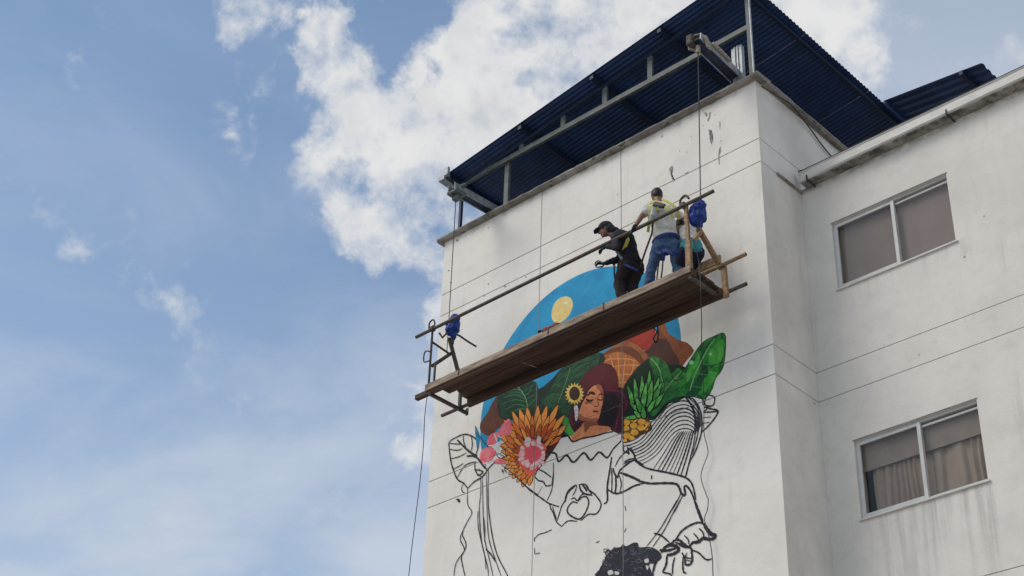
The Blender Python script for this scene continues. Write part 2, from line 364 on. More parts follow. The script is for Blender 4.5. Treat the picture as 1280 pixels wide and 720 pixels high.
# wing wall with window openings
WX1 = 15.0
def wall_holes(name, x0, x1, z0, z1, y, th, holes, mat, parent):
    xs = sorted({x0, x1, *[h[0] for h in holes], *[h[1] for h in holes]}); zz = sorted({z0, z1, *[h[2] for h in holes], *[h[3] for h in holes]})
    mb = MB(); inside = lambda a, b: any(h[0] < a < h[1] and h[2] < b < h[3] for h in holes)
    for i in range(len(xs)-1):
        for k in range(len(zz)-1):
            if inside((xs[i]+xs[i+1])/2, (zz[k]+zz[k+1])/2): continue
            for yy in (y, y+th): mb.add([(xs[i], yy, zz[k]), (xs[i+1], yy, zz[k]), (xs[i+1], yy, zz[k+1]), (xs[i], yy, zz[k+1])], [(0, 1, 2, 3)])
    for (a, b, c, d) in [(x0, x1, z0, z1)]+list(holes):
        for p, q in (((a, c), (b, c)), ((b, c), (b, d)), ((b, d), (a, d)), ((a, d), (a, c))):
            mb.add([(p[0], y, p[1]), (q[0], y, q[1]), (q[0], y+th, q[1]), (p[0], y+th, p[1])], [(0, 1, 2, 3)])
    o = mb.build(name, mat, parent)
    bm = bmesh.new(); bm.from_mesh(o.data); bmesh.ops.remove_doubles(bm, verts=bm.verts[:], dist=1e-4); bmesh.ops.recalc_face_normals(bm, faces=bm.faces[:]); bm.to_mesh(o.data); bm.free()
    return o
UW = (6.735, 8.505, 13.262, 14.337); LW = (6.755, 8.468, 9.898, 10.972)
wz = [0, 1.62, 2.05, 4.97, 5.41, 8.33, 8.77, Z4, Z3, 15.13]
for i in range(len(wz)-1):
    za = wz[i]+(JG if i else 0); zb = wz[i+1]-JG
    holes = [h for h in (UW, LW) if za < h[2] < zb]
    wall_holes('wing_panel', TW+.001, WX1, za, zb, D, .22, holes, M['wing'], bld)
    MB().box(TW, WX1, D+.016, D+.2, zb-.03, zb+.05).build('joint_backing', M['mortar'], bld) if i < len(wz)-2 else None
MB().box(TW+.003, WX1, D+.02, 8, 15.0, 15.12).build('wing_roof_slab', M['coping'], bld)
# gutter of the wing
GZ0, GZ1, GY = 15.125, 15.29, .80
gb = MB(); prof = [(D+.10, GZ0), (GY+.02, GZ0), (GY, GZ0+.02), (GY, GZ1-.015), (GY-.012, GZ1-.010), (GY-.012, GZ1), (GY+.016, GZ1), (GY+.016, GZ0+.03), (D+.10, GZ0+.03)]
n = len(prof); gx0 = 6.40
gb.add([(x, y, z) for x in (gx0, WX1) for y, z in prof], [(k, (k+1) % n, n+(k+1) % n, n+k) for k in range(n)]+[tuple(range(n)), tuple(range(2*n-1, n-1, -1))])
gut = gb.build('gutter', M['gutter'], bld)
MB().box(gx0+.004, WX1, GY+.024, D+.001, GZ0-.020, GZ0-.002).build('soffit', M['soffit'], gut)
MB().box(gx0-.008, WX1, GY-.016, GY+.02, GZ1+.001, GZ1+.013).build('lip', M['cable'], gut)
MB().box(gx0-.012, gx0-.002, GY-.01, D-.002, GZ0-.004, GZ1+.02).build('end_cap', M['gutter'], gut)
MB().cbox(gx0-.03, gx0+.02, GY+.02, GY+.09, GZ1+.014, GZ1+.07, .012).build('end_bracket', M['black'], gut)
for x in (6.52, 8.72, 10.9, 13):
    MB().bar((x, GY-.006, GZ0+.06), (x, GY-.006, GZ0-.02), .02, .012, (1, 0, 0)).bar((x, GY-.006, GZ0-.018), (x+.02, D+.01, GZ0-.05), .02, .012, (1, 0, 0)).build('bracket', M['cable'], gut)
# drip ledge on the tower's side and thin loose cable
MB().cbox(TW+.001, TW+.035, .36, .972, 15.05, 15.085, .005).build('drip_ledge', M['coping'], bld)
def spline(pts, n=6, closed=False):
    P = [Vector(p) for p in pts]; m = len(P)
    if m < 3: return P
    out = []
    rng_ = range(m if closed else m-1)
    for i in rng_:
        if closed: a, b, c, d = P[(i-1) % m], P[i], P[(i+1) % m], P[(i+2) % m]
        else: a, b, c, d = P[max(i-1, 0)], P[i], P[i+1], P[min(i+2, m-1)]
        for k in range(n):
            t = k/n; out.append(.5*((2*b)+(c-a)*t+(2*a-5*b+4*c-d)*t*t+(3*b-a-3*c+d)*t**3))
    if not closed: out.append(P[-1])
    return out
cb = MB().tube(spline([PX(952, 108, 6.44), PX(975, 122, 6.42), PX(990, 132, 6.41), PX(1012, 160, 6.34), PX(1028, 182, 6.33), PX(1044, 201, 6.33)], 8), .011, 6)
tag(cb.build('loose_cable', M['cable']), 'thin dark cable sagging from the tower coping down to the wing gutter', 'cable')
# paint flaked off the facade
def flake(pts, parent, mat, y=-.0015):
    mb = MB(); P = [PY(u, v, y) for u, v in pts]; c = sum(P, Vector())/len(P); n = len(P)
    mb.add(P+[c], [(k, (k+1) % n, n) for k in range(n)]); mb.build('flaked_patch', mat, parent)
M['bareplaster'] = simple('bare_plaster', (.40, .38, .35), .95, scale=22, c2=(.22, .205, .19))
def fl(crop, pts): ox, oy, s = crop; flake([(ox+a/s, oy+b/s) for a, b in pts], bld, M['bareplaster'])
cA = (760, 60, 6.0); cB = (800, 140, 5.144)
fl(cA, [(722, 485), (740, 482), (748, 500), (742, 520), (728, 505)]); fl(cA, [(760, 480), (772, 482), (768, 520), (752, 556), (742, 540), (756, 515)])
fl(cA, [(757, 615), (775, 612), (786, 645), (790, 690), (778, 722), (768, 700), (764, 650)]); fl(cA, [(835, 550), (844, 552), (842, 612), (836, 600)])
fl(cB, [(440, 110), (462, 118), (470, 165), (462, 214), (450, 190)]); fl(cB, [(186, 365), (205, 345), (214, 352), (200, 390), (212, 430), (224, 440), (214, 450), (198, 410)])
fl(cB, [(508, 235), (520, 222), (522, 250), (512, 262), (514, 340), (506, 336), (503, 280)]); fl(cB, [(285, 398), (300, 388), (312, 378), (300, 402)])
for a in ((330, 158), (406, 88), (300, 258), (520, 185), (255, 250)): fl(cB, [(a[0]-4, a[1]), (a[0], a[1]-6), (a[0]+4, a[1]), (a[0], a[1]+6)])
cL = (520, 260, 4.5)
for a in ((232, 182, 9), (184, 352, 6), (408, 110, 5), (408, 428, 6), (196, 420, 7), (500, 440, 8), (618, 388, 5), (385, 495, 5)):
    fl(cL, [(a[0]-a[2], a[1]), (a[0]-2, a[1]-a[2]), (a[0]+a[2], a[1]-1), (a[0]+1, a[1]+a[2])])

# windows
def window(h, name):
    x0, x1, z0, z1 = h; y = D+.035; f = .034
    fr = MB().box(x0+.001, x1-.001, y, y+.06, z0+.001, z0+f).box(x0+.001, x1-.001, y, y+.06, z1-f, z1-.001).box(x0+.001, x0+f, y, y+.06, z0+f, z1-f).box(x1-f*.55, x1-.001, y, y+.06, z0+f, z1-f)
    w = fr.build(name, M['alu'], bld)
    xm = x0+(x1-x0)*.525
    # left leaf slides in front of the right leaf
    MB().box(xm-.024, xm+.024, y-.012, y+.04, z0+f*.6, z1-f*.6).build('meeting_stile', M['alu'], w)
    MB().box(x0+f, xm-.03, y-.006, y+.03, z0+f*.8, z0+f+.035).box(x0+f, xm-.03, y-.006, y+.03, z1-f-.03, z1-f*.8).box(x0+f, x0+f+.03, y-.006, y+.03, z0+f+.03, z1-f-.03).build('sash', M['alu'], w)
    MB().box(xm+.03, x1-f*.55, y+.022, y+.05, z1-f-.06, z1-f-.032).build('sash_rail', M['alu'], w)
    MB().box(xm+.03, x1-f*.55, y+.024, y+.05, z0+f, z0+f+.018).build('sash_rail', M['alu'], w)
    MB().box(x0+f+.03, xm-.03, y+.010, y+.014, z0+f+.03, z1-f-.03).build('pane', M['glass'], w)
    MB().box(xm+.03, x1-f*.55, y+.036, y+.040, z0+f+.018, z1-f-.06).build('pane', M['glass'], w)
    MB().cbox(x0-.015, x1+.03, D-.028, y+.001, z0-.028, z0-.002, .004).build('sill', M['gutter'], w)
    MB().box(x0-.012, x1+.012, D-.006, D+.001, z1+.002, z1+.014).build('drip_bead', M['coping'], w)
    # dark room behind
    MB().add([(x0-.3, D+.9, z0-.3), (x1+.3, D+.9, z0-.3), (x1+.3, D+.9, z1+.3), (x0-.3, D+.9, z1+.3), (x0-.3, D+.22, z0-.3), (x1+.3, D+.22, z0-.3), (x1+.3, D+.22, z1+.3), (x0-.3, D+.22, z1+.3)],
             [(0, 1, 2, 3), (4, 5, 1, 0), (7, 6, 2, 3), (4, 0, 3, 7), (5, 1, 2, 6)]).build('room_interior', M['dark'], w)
    return w
window(UW, 'window'); window(LW, 'window')
def drape(x0, x1, z0, z1, y, pitch, amp, seed, mat, name):
    random.seed(seed); mb = MB(); n = int((x1-x0)/.0125); xs = [x0+(x1-x0)*i/n for i in range(n+1)]; ph = 0; prof = []
    for i, x in enumerate(xs):
        ph += 2*math.pi*(.0125/pitch)*(1+.7*math.sin(x*5.1+seed)+.3*math.sin(x*13)); prof.append(amp*(math.sin(ph)+.35*math.sin(2.3*ph+1)))
    rows = 8; vs = []
    for r in range(rows+1):
        z = z1+(z0-z1)*r/rows; k = .65+.5*r/rows
        for i, x in enumerate(xs): vs.append((x+.008*math.sin(6*z+x*9), y+prof[i]*k, z))
    m = n+1; fs = [(r*m+i, r*m+i+1, (r+1)*m+i+1, (r+1)*m+i) for r in range(rows) for i in range(n)]
    return mb.add(vs, fs).build(name, mat, None, True)
cu = drape(LW[0]+.13, LW[1]+.1, LW[2]-.2, LW[3]-.30, D+.165, .125, .026, 2, M['curtain'], 'curtain')
tag(cu, 'beige pleated curtain hanging inside the lower wing window', 'curtain')
va = MB().cbox(LW[0]-.1, LW[1]+.2, D+.118, D+.13, LW[3]-.40, LW[3]+.1, .003).build('valance', M['valance'])
tag(va, 'plain grey-brown valance across the top of the curtained lower window', 'valance')
bl = drape(UW[0]+.03, UW[1]+.1, UW[2]-.2, UW[3]+.15, D+.125, .55, .004, 5, M['blind'], 'window_blind')
tag(bl, 'plain taupe blind drawn down inside the upper wing window', 'blind')

# ------------------------------------------------------------------ canopy over the terrace
SL = .1283
def rz(x): return 17.69+SL*(x-.373)
can = empty('roof_canopy', (3.2, 0, ZT), 'navy corrugated metal canopy on a steel truss over the tower terrace', 'canopy')
def corrugated(name, x0, x1, y0, y1, zf, pitch, depth, mat, parent, xend=None):
    mb = MB(); ys = []; n = max(1, round((y1-y0)/pitch)); p = (y1-y0)/n
    for i in range(n): ys += [(y0+i*p, 0), (y0+(i+.14)*p, 0), (y0+(i+.34)*p, depth), (y0+(i+.66)*p, depth), (y0+(i+.86)*p, 0)]
    ys.append((y1, 0)); t = .0012; vs = []
    for x in (x0, (x0+x1)/2, x1):
        for y, h in ys: vs.append((x, y, zf(x)+h))
        for y, h in ys: vs.append((x, y, zf(x)+h+t))
    m = len(ys); fs = []
    for a in range(2):
        for k in range(m-1):
            b0 = a*2*m; b1 = (a+1)*2*m
            fs += [(b0+k, b0+k+1, b1+k+1, b1+k), (b0+m+k, b1+m+k, b1+m+k+1, b0+m+k+1)]
    for b0 in (0, 4*m):
        for k in range(m-1): fs.append((b0+k, b0+k+1, b0+m+k+1, b0+m+k))
    return mb.add(vs, fs).build(name, mat, parent)
y = -.30
while y < 4.4:
    corrugated('roof_sheet', .20, 6.31, y, y+.90, lambda x, k=y: rz(x)+(.002 if round(k/.9) % 2 else 0), .09, .020, M['navy'], can); y += .90
for x in (1.90, 3.44, 4.80):
    MB().bar((x, -.28, rz(x)-.05), (x, 4.4, rz(x)-.05), .07, .09, (1, 0, 0)).build('purlin', M['navy_dark'], can)
MB().bar((6.16, -.28, rz(6.16)-.035), (6.22, 4.4, rz(6.22)-.035), .05, .06, (1, 0, 0)).build('purlin', M['navy_dark'], can)
MB().bar((.28, -.28, rz(.28)-.05), (.28, 4.4, rz(.28)-.05), .07, .09, (1, 0, 0)).build('purlin', M['navy_dark'], can)
MB().bar((.25, -.03, 17.555), (6.30, -.03, 17.555), .09, .05, (0, 0, 1)).build('bottom_chord', M['greysteel'], can)
MB().bar((.25, -.035, rz(.25)-.135), (6.30, -.035, rz(6.3)-.135), .05, .07, (0, 1, 0)).build('top_chord', M['navy_dark'], can)
for x in (1.73, 2.64, 3.515, 4.425): MB().box(x-.045, x+.045, -.05, -.01, 17.60, rz(x)-.11).build('truss_web', M['greysteel'], can)
MB().box(6.245, 6.305, -.06, .0, ZT+.08, rz(6.28)-.06).build('corner_post', M['greysteel'], can)
MB().box(6.306, 6.322, -.06, -.03, ZT+.08, rz(6.28)-.08).build('post_edge', M['galv'], can)
MB().box(1.33, 1.42, .0, .05, ZT+.05, 17.53).build('truss_post', M['greysteel'], can)
MB().box(.31, .36, -.02, .03, ZT+.05, 17.53).build('truss_post', M['navy_dark'], can)
for yy in (3.6,):
    for x in (.35, 3.2): MB().box(x-.04, x+.04, yy-.04, yy+.04, ZT, rz(x)-.06).build('rear_post', M['greysteel'], can)
MB().box(.10, .24, -.34, 4.4, rz(.2)-.10, rz(.2)+.06).build('eaves_gutter', M['galv'], can)
p = PY(559, 215, -.36)
MB().cbox(p.x-.05, p.x+.06, -.40, -.345, p.z-.09, p.z+.08, .01).build('gutter_end', M['galv'], can)
# second pitch behind, falling the other way
can2 = empty('roof_canopy', (7.2, 4.5, 15.12), 'small navy corrugated roof pitch showing above the wing gutter', 'canopy')
def rz2(x): return 18.47-.106*(x-6.48)
for k in range(3): corrugated('roof_sheet', 6.33, 8.07, 3.7+.9*k, 4.6+.9*k, lambda x, q=k: rz2(x)+.002*(q % 2), .18, .035, M['navy'], can2)
MB().bar((7.72, 3.68, rz2(7.72)-.05), (7.72, 6.4, rz2(7.72)-.05), .06, .08, (1, 0, 0)).build('purlin', M['navy_dark'], can2)
MB().tube([(6.32, 3.72, 18.45), (6.32, 6.4, 18.45)], .045, 10).build('ridge_cap', M['navy'], can2, True)
for x, yy in ((6.45, 6.3), (7.95, 6.3)): MB().box(x-.04, x+.04, yy-.04, yy+.04, 15.12, rz2(x)-.02).build('post', M['greysteel'], can2)

# ------------------------------------------------------------------ outrigger beams with ropes
RYL, RYR = -.75, -.78
pl = PY(570, 247, RYL); pr = PY(873, 72, RYR)
def outrigger(tip, back, w, h, label, mats):
    r = empty('outrigger_beam', back, label, 'beam', 'outrigger beams on the tower coping')
    side = (1, 0, 0); a, b = Vector(tip), Vector(back); d = (b-a).normalized(); up = d.cross(Vector(side)).normalized(); up = up if up.z > 0 else -up
    # channel: web plus two flanges
    MB().bar(a, b, w*.98, .012, side).build('web', mats[0], r)
    for s in (-1, 1): MB().bar(a+Vector((s*w/2, 0, 0))+up*h*.25, b+Vector((s*w/2, 0, 0))+up*h*.25, .014, h, side).build('flange', mats[1], r)
    return r, up
rl, upl = outrigger((pl.x+.02, -.88, 16.66), (pl.x+.02, 1.0, 16.80), .15, .13, 'grey steel outrigger beam jutting out at the far left end of the coping', (M['navy_dark'], M['galv']))
MB().cbox(pl.x-.10, pl.x+.13, -.87, -.64, 16.60, 16.66, .01).cbox(pl.x-.05, pl.x+.08, -.80, -.70, 16.51, 16.60, .01).build('rope_clamp', M['greysteel'], rl)
MB().tube([(pl.x-.11, -.82, 16.72), (pl.x+.16, -.70, 16.78)], .03, 8).build('tie', M['greysteel'], rl)
rr, upr = outrigger((pr.x+.02, -.86, 16.96), (pr.x+.05, 1.0, 16.70), .17, .12, 'dark steel outrigger beam with knotted pale rope near the tower corner', (M['navy_dark'], M['galv']))
rk = MB(); random.seed(11)
for k in range(5):
    a = 2*math.pi*k/9; zc = 16.96; rk.tube(spline([(pr.x-.11+.01*k, -.84+.02*k, zc-.1), (pr.x-.10+.012*k, -.85+.02*k, zc+.10), (pr.x+.06+.008*k, -.80+.02*k, zc+.12), (pr.x+.13, -.78+.02*k, zc+.0), (pr.x+.13, -.74+.02*k, zc-.12)], 4), .014, 6)
rk.build('rope_lashing', M['rope_pale'], rr)
MB().tube(spline([(pr.x+.13, -.6, 17.0), (pr.x+.14, -.4, 16.97), (pr.x+.13, -.2, 16.95)], 4), .03, 8).tube([(pr.x, RYR, 16.9), (pr.x, RYR, 16.78)], .035, 8).build('rope_knot', M['rope_pale'], rr)
MB().cbox(pr.x-.13, pr.x-.02, -.90, -.70, 16.9, 17.1, .02).build('pulley_block', M['rusty'], rr)
ch = PY(922, 92, .05)
u = MB().box(ch.x-.09, ch.x+.09, .05, .058, ZT+.06, 17.40).box(ch.x-.09, ch.x-.08, .058, .12, ZT+.06, 17.40).box(ch.x+.08, ch.x+.09, .058, .12, ZT+.06, 17.40).box(ch.x-.03, ch.x-.015, .035, .05, ZT+.06, 17.40).box(ch.x+.02, ch.x+.035, .035, .05, ZT+.06, 17.40)
tag(u.build('channel_post', M['galv']), 'short grey ribbed steel channel standing on the coping beside the corner post', 'post')
DZ = 13.02
FXL, FXR = 1.02, 5.82
tag(MB().tube([(pl.x, RYL, 16.55), (FXL, RYL, 14.2), (FXL, RYL, 13.7)], .007, 6).build('suspension_rope', M['cable']), 'thin suspension rope running down to the winch at the bare-wall end of the platform', 'rope')
tag(MB().tube([(pr.x, RYR, 16.82), (FXR, RYR, 14.3), (FXR, RYR, 13.75)], .008, 6).build('suspension_rope', M['cable']), 'thin suspension rope running down to the winch beside the workers', 'rope')
M['steelrope'] = simple('pale_steel_rope', (.5, .48, .45), .6, scale=60)
# loose tails below
def F(a, b): return (780+a/4.5, 480+b/4.5)
def I(a, b): return (740+a/5.54, 590+b/5.54)
tail = [PY(866, 300, -.80), PY(872, 318, -.85), PY(875, 345, -1.06), PY(876, 372, -1.06), PY(877, 400, -.5), PY(877, 440, -.12)]
tail += [PY(*q, -.06) for q in ((879, 470), (880, 510), F(450, 270), F(470, 360), F(470, 400), F(440, 480), F(435, 540), F(470, 640), I(805, 190), I(800, 260), I(780, 330), I(810, 450), I(832, 580), I(838, 720), (893, 760), (890, 840))]
tag(MB().tube(spline(tail, 6), .006, 6).build('loose_rope', M['cable']), 'wavy loose rope tail trailing down the wall over the unfinished mural', 'rope')
tl2 = [(535, 488), (531, 520), (529, 560), (524, 610), (519, 650), (513, 700), (509, 740), (503, 800), (500, 900)]
tag(MB().tube(spline([PY(u, v, -1.02) for u, v in tl2], 6), .006, 6).build('loose_rope', M['cable']), 'loose rope hanging free from the platform end against the sky', 'rope')

# ------------------------------------------------------------------ suspended work platform
YN, YF = -1.0, -.42
plat = empty('work_platform', (3.3, -.7, 12.92), 'long suspended plank work platform with rusty tube handrail hung against the mural wall', 'platform')
random.seed(5)
# carrying timber on the outer side, pole on the wall side
MB().cbox(.69, 5.84, YN-.035, YN+.04, 12.865, 12.944, .008).build('outer_beam', M['wood'], plat)
MB().pipe((.60, YF+.045, 12.905), (6.20, YF+.045, 12.905), .027).build('wall_side_pole', M['rusty'], plat)
yy = [-1.035, -.86, -.71, -.55, -.40]; xl = [.98, 1.10, 1.24, 1.18]
for k in range(4):
    t = random.uniform(-.006, .006)
    MB().cbox(xl[k], 5.80+random.uniform(-.02, .03), yy[k]+.008, yy[k+1]-.008, 12.947+abs(t), 12.992+abs(t), .006).build('plank', M['wood'], plat)
MB().cbox(1.22, 5.86, -.475, -.405, 12.805, 12.944, .008).build('inner_beam', M['wood'], plat)
MB().cbox(.93, 5.81, YN-.062, YN-.037, 12.915, 13.02, .004).build('edge_board', M['woodlight'], plat)
for x in (1.0, 5.78):
    MB().bar((x, -1.03, 12.86), (x, -.26 if x < 2 else -.36, 12.865), .045, .045).build('cross_tube', M['rusty'], plat)
MB().bar((2.55, -.74, 12.955), (2.62, -.42, 12.95), .014, .012).build('batten_stick', M['woodlight'], plat)
for x in (1.62, 3.35, 4.35): MB().cbox(x, x+.018, YN-.072, YN-.02, 12.93, 13.035, .002).build('strap', M['rusty'], plat)
# rail
MB().pipe((.585, YN, 14.0), (6.19, YN, 14.05), .026).build('handrail', M['rusty'], plat)
for x in (.94, 5.70): MB().cbox(x-.035, x+.035, YN-.04, YN+.045, 13.97+.009*(x-.6), 14.045+.009*(x-.6), .012).build('coupler', M['rusty'], plat)
# end frame by the bare wall
fl_ = FXL-.10
MB().tube([(fl_, YN+.02, 12.9), (fl_, YN+.02, 14.08)], .018, 10).build('frame_post', M['rusty'], plat)
MB().tube([(fl_+.10, YN+.03, 12.96), (fl_+.10, YN+.03, 13.40)], .018, 10).build('frame_post', M['rusty'], plat)
MB().tube(spline([(fl_-.01, YN, 13.98), (fl_-.06, YN, 14.05), (fl_-.05, YN, 14.15), (fl_+.02, YN, 14.17), (fl_+.06, YN, 14.10), (fl_+.05, YN, 14.02)], 5), .013, 8).build('rail_hook', M['rusty'], plat)
MB().tube(spline([(fl_, YN, 13.62), (fl_-.10, YN, 13.66), (fl_-.13, YN, 13.58), (fl_-.11, YN, 13.48), (fl_, YN, 13.46)], 4), .011, 8).build('side_hook', M['rusty'], plat)
MB().tube([(fl_, YN+.02, 13.80), (fl_+.05, -.64, 13.72)], .017, 8).build('frame_brace', M['rusty'], plat)
MB().bar((fl_+.04, YN+.03, 13.37), (fl_+.06, -.62, 13.74), .05, .05, (1, 0, 0)).build('frame_brace', M['rusty'], plat)
MB().bar((FXL, -.72, 13.95), (FXL, -.42, 13.30), .045, .045, (1, 0, 0)).build('frame_leg', M['rusty'], plat)
MB().bar((FXL, -.42, 13.32), (FXL, YF, 12.86), .04, .04, (1, 0, 0)).build('frame_leg', M['rusty'], plat)
MB().bar((1.0, -.24, 12.83), (1.0, -.24, 12.95), .05, .012, (1, 0, 0)).build('tube_lug', M['rusty'], plat)
# end frame beside the workers
fr_ = FXR-.08
MB().bar((fr_, YN+.02, 12.90), (fr_, YN+.02, 13.45), .085, .06, (1, 0, 0), .075, .05).build('frame_post', M['ochre'], plat)
MB().bar((fr_, YN+.02, 13.44), (fr_-.02, YN+.02, 14.05), .05, .04, (1, 0, 0)).build('frame_post', M['ochre'], plat)
MB().tube(spline([(fr_-.02, YN, 13.98), (fr_-.09, YN, 14.06), (fr_-.09, YN, 14.16), (fr_-.01, YN, 14.20), (fr_+.05, YN, 14.12)], 5), .016, 8).build('rail_hook', M['rusty'], plat)
MB().bar((FXR, -.86, 13.70), (FXR+.02, -.40, 13.28), .06, .055, (1, 0, 0)).build('frame_leg', M['ochre'], plat)
MB().bar((FXR+.06, -.415, 13.30), (FXR+.08, -.415, 12.80), .075, .045, (1, 0, 0)).build('frame_leg', M['ochre'], plat)
MB().bar((FXR+.02, YN+.02, 13.44), (FXR+.02, -.82, 13.66), .045, .045, (1, 0, 0)).build('frame_brace', M['ochre'], plat)
MB().tube([(fr_, YN+.02, 13.92), (FXR, -.80, 13.74)], .022, 8).build('frame_brace', M['rusty'], plat)
MB().bar((5.34, YF, 13.43), (5.84, YF, 13.43), .13, .03, (0, 0, 1)).build('end_board', M['ochre'], plat)
MB().pipe((5.45, YF-.03, 13.285), (6.27, YF-.03, 13.30), .026).build('stub_tube', M['ochre'], plat)
# winches wrapped in blue
def winch(c, lab, s=1.0, arm=None):
    r = empty('hoist_winch', (c[0], c[1], c[2]-.24), lab, 'winch', 'hoist winches on the platform ends')
    x, y, z = c; mb = MB(); random.seed(int(x*10))
    mb.ell((x, y, z), (.10*s, .11*s, .17*s)).ell((x+.03, y, z+.09), (.085*s, .09*s, .10*s)).ell((x-.02, y-.02, z-.08), (.085*s, .10*s, .11*s)).cap((x, y, z-.12), (x, y+.01, z-.22), .06*s, .035*s)
    for k in range(9):
        a = random.uniform(0, 6.28); mb.cap((x+.09*s*math.cos(a), y+.09*s*math.sin(a), z+random.uniform(-.1, .12)), (x+.05*s*math.cos(a+1), y+.05*s*math.sin(a+1), z+random.uniform(-.16, .16)), .028*s, .02)
    cvr = mb.fuse('cover', M['blue'], r, .012, 1)
    tx = bpy.data.textures.new('folds', 'CLOUDS'); tx.noise_scale = .07; dm = cvr.modifiers.new('folds', 'DISPLACE'); dm.texture = tx; dm.strength = .06; dm.mid_level = .5
    MB().tube([(x, y, z-.2), (x, y, z-.32)], .028, 8).build('hook', M['rusty'], r)
    if arm: MB().tube(arm, .016, 8).build('crank', M['rusty'], r)
    return r
winch((FXL+.03, -.68, 14.17), 'blue wrapped hoist winch with long crank on the bare-wall end frame', 1.0, [PX(549, 416, 1.0), PX(553, 422, 1.0), PX(561, 414, 1.02), PX(575, 420, 1.04), PX(585, 427, 1.02), PX(595, 433, 1.0)])
winch((FXR-.01, -.84, 13.95), 'blue wrapped hoist winch at the platform end beside the workers', 1.12)
# bits lying on the boards
random.seed(8)
rg = MB().ell((3.38, -1.02, 13.035), (.13, .06, .03)).ell((3.30, -1.04, 13.045), (.07, .04, .04)).ell((3.46, -1.03, 13.05), (.06, .04, .045)).cap((3.25, -1.05, 13.03), (3.52, -1.04, 13.04), .028)
M['rag'] = simple('red_rag', (.33, .10, .09), .95, scale=25, var=.5)
tag(rg.fuse('rag', M['rag'], None, .012, 2), 'crumpled red rag lying on the edge of the plank platform', 'rag')
pt = MB(); ring = [(.0, 0), (.035, 0), (.038, .07), (.041, .07), (.041, .078), (.034, .078), (.031, .02), (0, .02)]
vs_ = [(3.16+r*math.cos(2*math.pi*k/14), -1.0+r*math.sin(2*math.pi*k/14), 12.995+h*1.15) for r, h in ring for k in range(14)]
pt.add(vs_, [(i*14+k, i*14+(k+1) % 14, (i+1)*14+(k+1) % 14, (i+1)*14+k) for i in range(len(ring)-1) for k in range(14)])
tag(pt.build('paint_pot', M['black'], None, True), 'small dark paint pot standing on the platform edge near the red rag', 'pot')
cp = PY(820, 410, -.40)
tag(MB().tube(spline([(cp.x, YF, 12.92), (cp.x-.02, YF, 12.8), (cp.x+.04, YF-.01, 12.72), (cp.x-.03, YF, 12.64), (cp.x+.02, YF, 12.56), (cp.x+.05, YF, 12.66), (cp.x+.04, YF, 12.85)], 5), .009, 6).build('cord_loop', M['black']), 'short dark cord dangling in loops below the platform boards', 'cord')

# ------------------------------------------------------------------ mural: sheets of paint on the wall plane
mural = empty('mural', (2.95, 0, 10.0), 'half finished colour mural of a woman with fruit, flowers and leaves', 'mural')
PAINT = {}
def paint(c, c2=None, k=1.42, scale=9, stretch=(1, 1, 1)):
    key = (c, c2, k, scale)
    if key in PAINT: return PAINT[key]
    a = tuple(min(.82, x*k) for x in lin(c)); b = tuple(min(.82, x*k) for x in lin(c2)) if c2 else tuple(x*.86 for x in a)
    m, nt, bs = mat_new('mural_paint'); N, L, noise, rng, mix, mul, bump = nodes(nt)
    cc = mix(rng(noise(scale, 5, .6, stretch=stretch, dist=.6), .34, .66), a, b)
    cc = mix(mul(rng(noise(2.2, 6, .65), .45, .75), .22), cc, tuple(x*.7+.02 for x in a))
    cc = mix(mul(rng(noise(34, 4, .6, stretch=(1, 1, .35)), .5, .72), .30), cc, tuple(x*.62 for x in a))
    cc = mix(mul(rng(noise(70, 3, .6), .60, .72), .25), cc, tuple(min(.8, x*1.25+.03) for x in a))
    L(cc, bs.inputs['Base Color']); bs.inputs['Roughness'].default_value = .72; bs.inputs['Specular IOR Level'].default_value = .25
    bump(noise(60, 5, .65), .35, .01, bs); PAINT[key] = m; return m
_lay = [0]
def layer():
    _lay[0] += 1; return -.0010-.000016*_lay[0]
def cut_joints(bm):
    for x in JX:
        for xx in (x-JG, x+JG):
            bmesh.ops.bisect_plane(bm, geom=bm.verts[:]+bm.edges[:]+bm.faces[:], plane_co=(xx, 0, 0), plane_no=(1, 0, 0))
    for z in (Z4, Z3):
        for zz in (z-JG*.6, z+JG*.6):
            bmesh.ops.bisect_plane(bm, geom=bm.verts[:]+bm.edges[:]+bm.faces[:], plane_co=(0, 0, zz), plane_no=(0, 0, 1))
    kill = []
    for f in bm.faces:
        c = f.calc_center_median()
        if any(abs(c.x-x) < JG*.99 for x in JX) or any(abs(c.z-z) < JG*.59 for z in (Z4, Z3)): kill.append(f)
    bmesh.ops.delete(bm, geom=kill, context='FACES')
def sheet(name, polys, mat, parent=None, ribbons=(), each=False):
    if len(polys) > 1 or (each and len(ribbons) > 1):
        return [sheet_one(name, [q], mat, parent) for q in polys] + [sheet_one(name, [], mat, parent, [r]) for r in ribbons]
    return sheet_one(name, polys, mat, parent, ribbons)
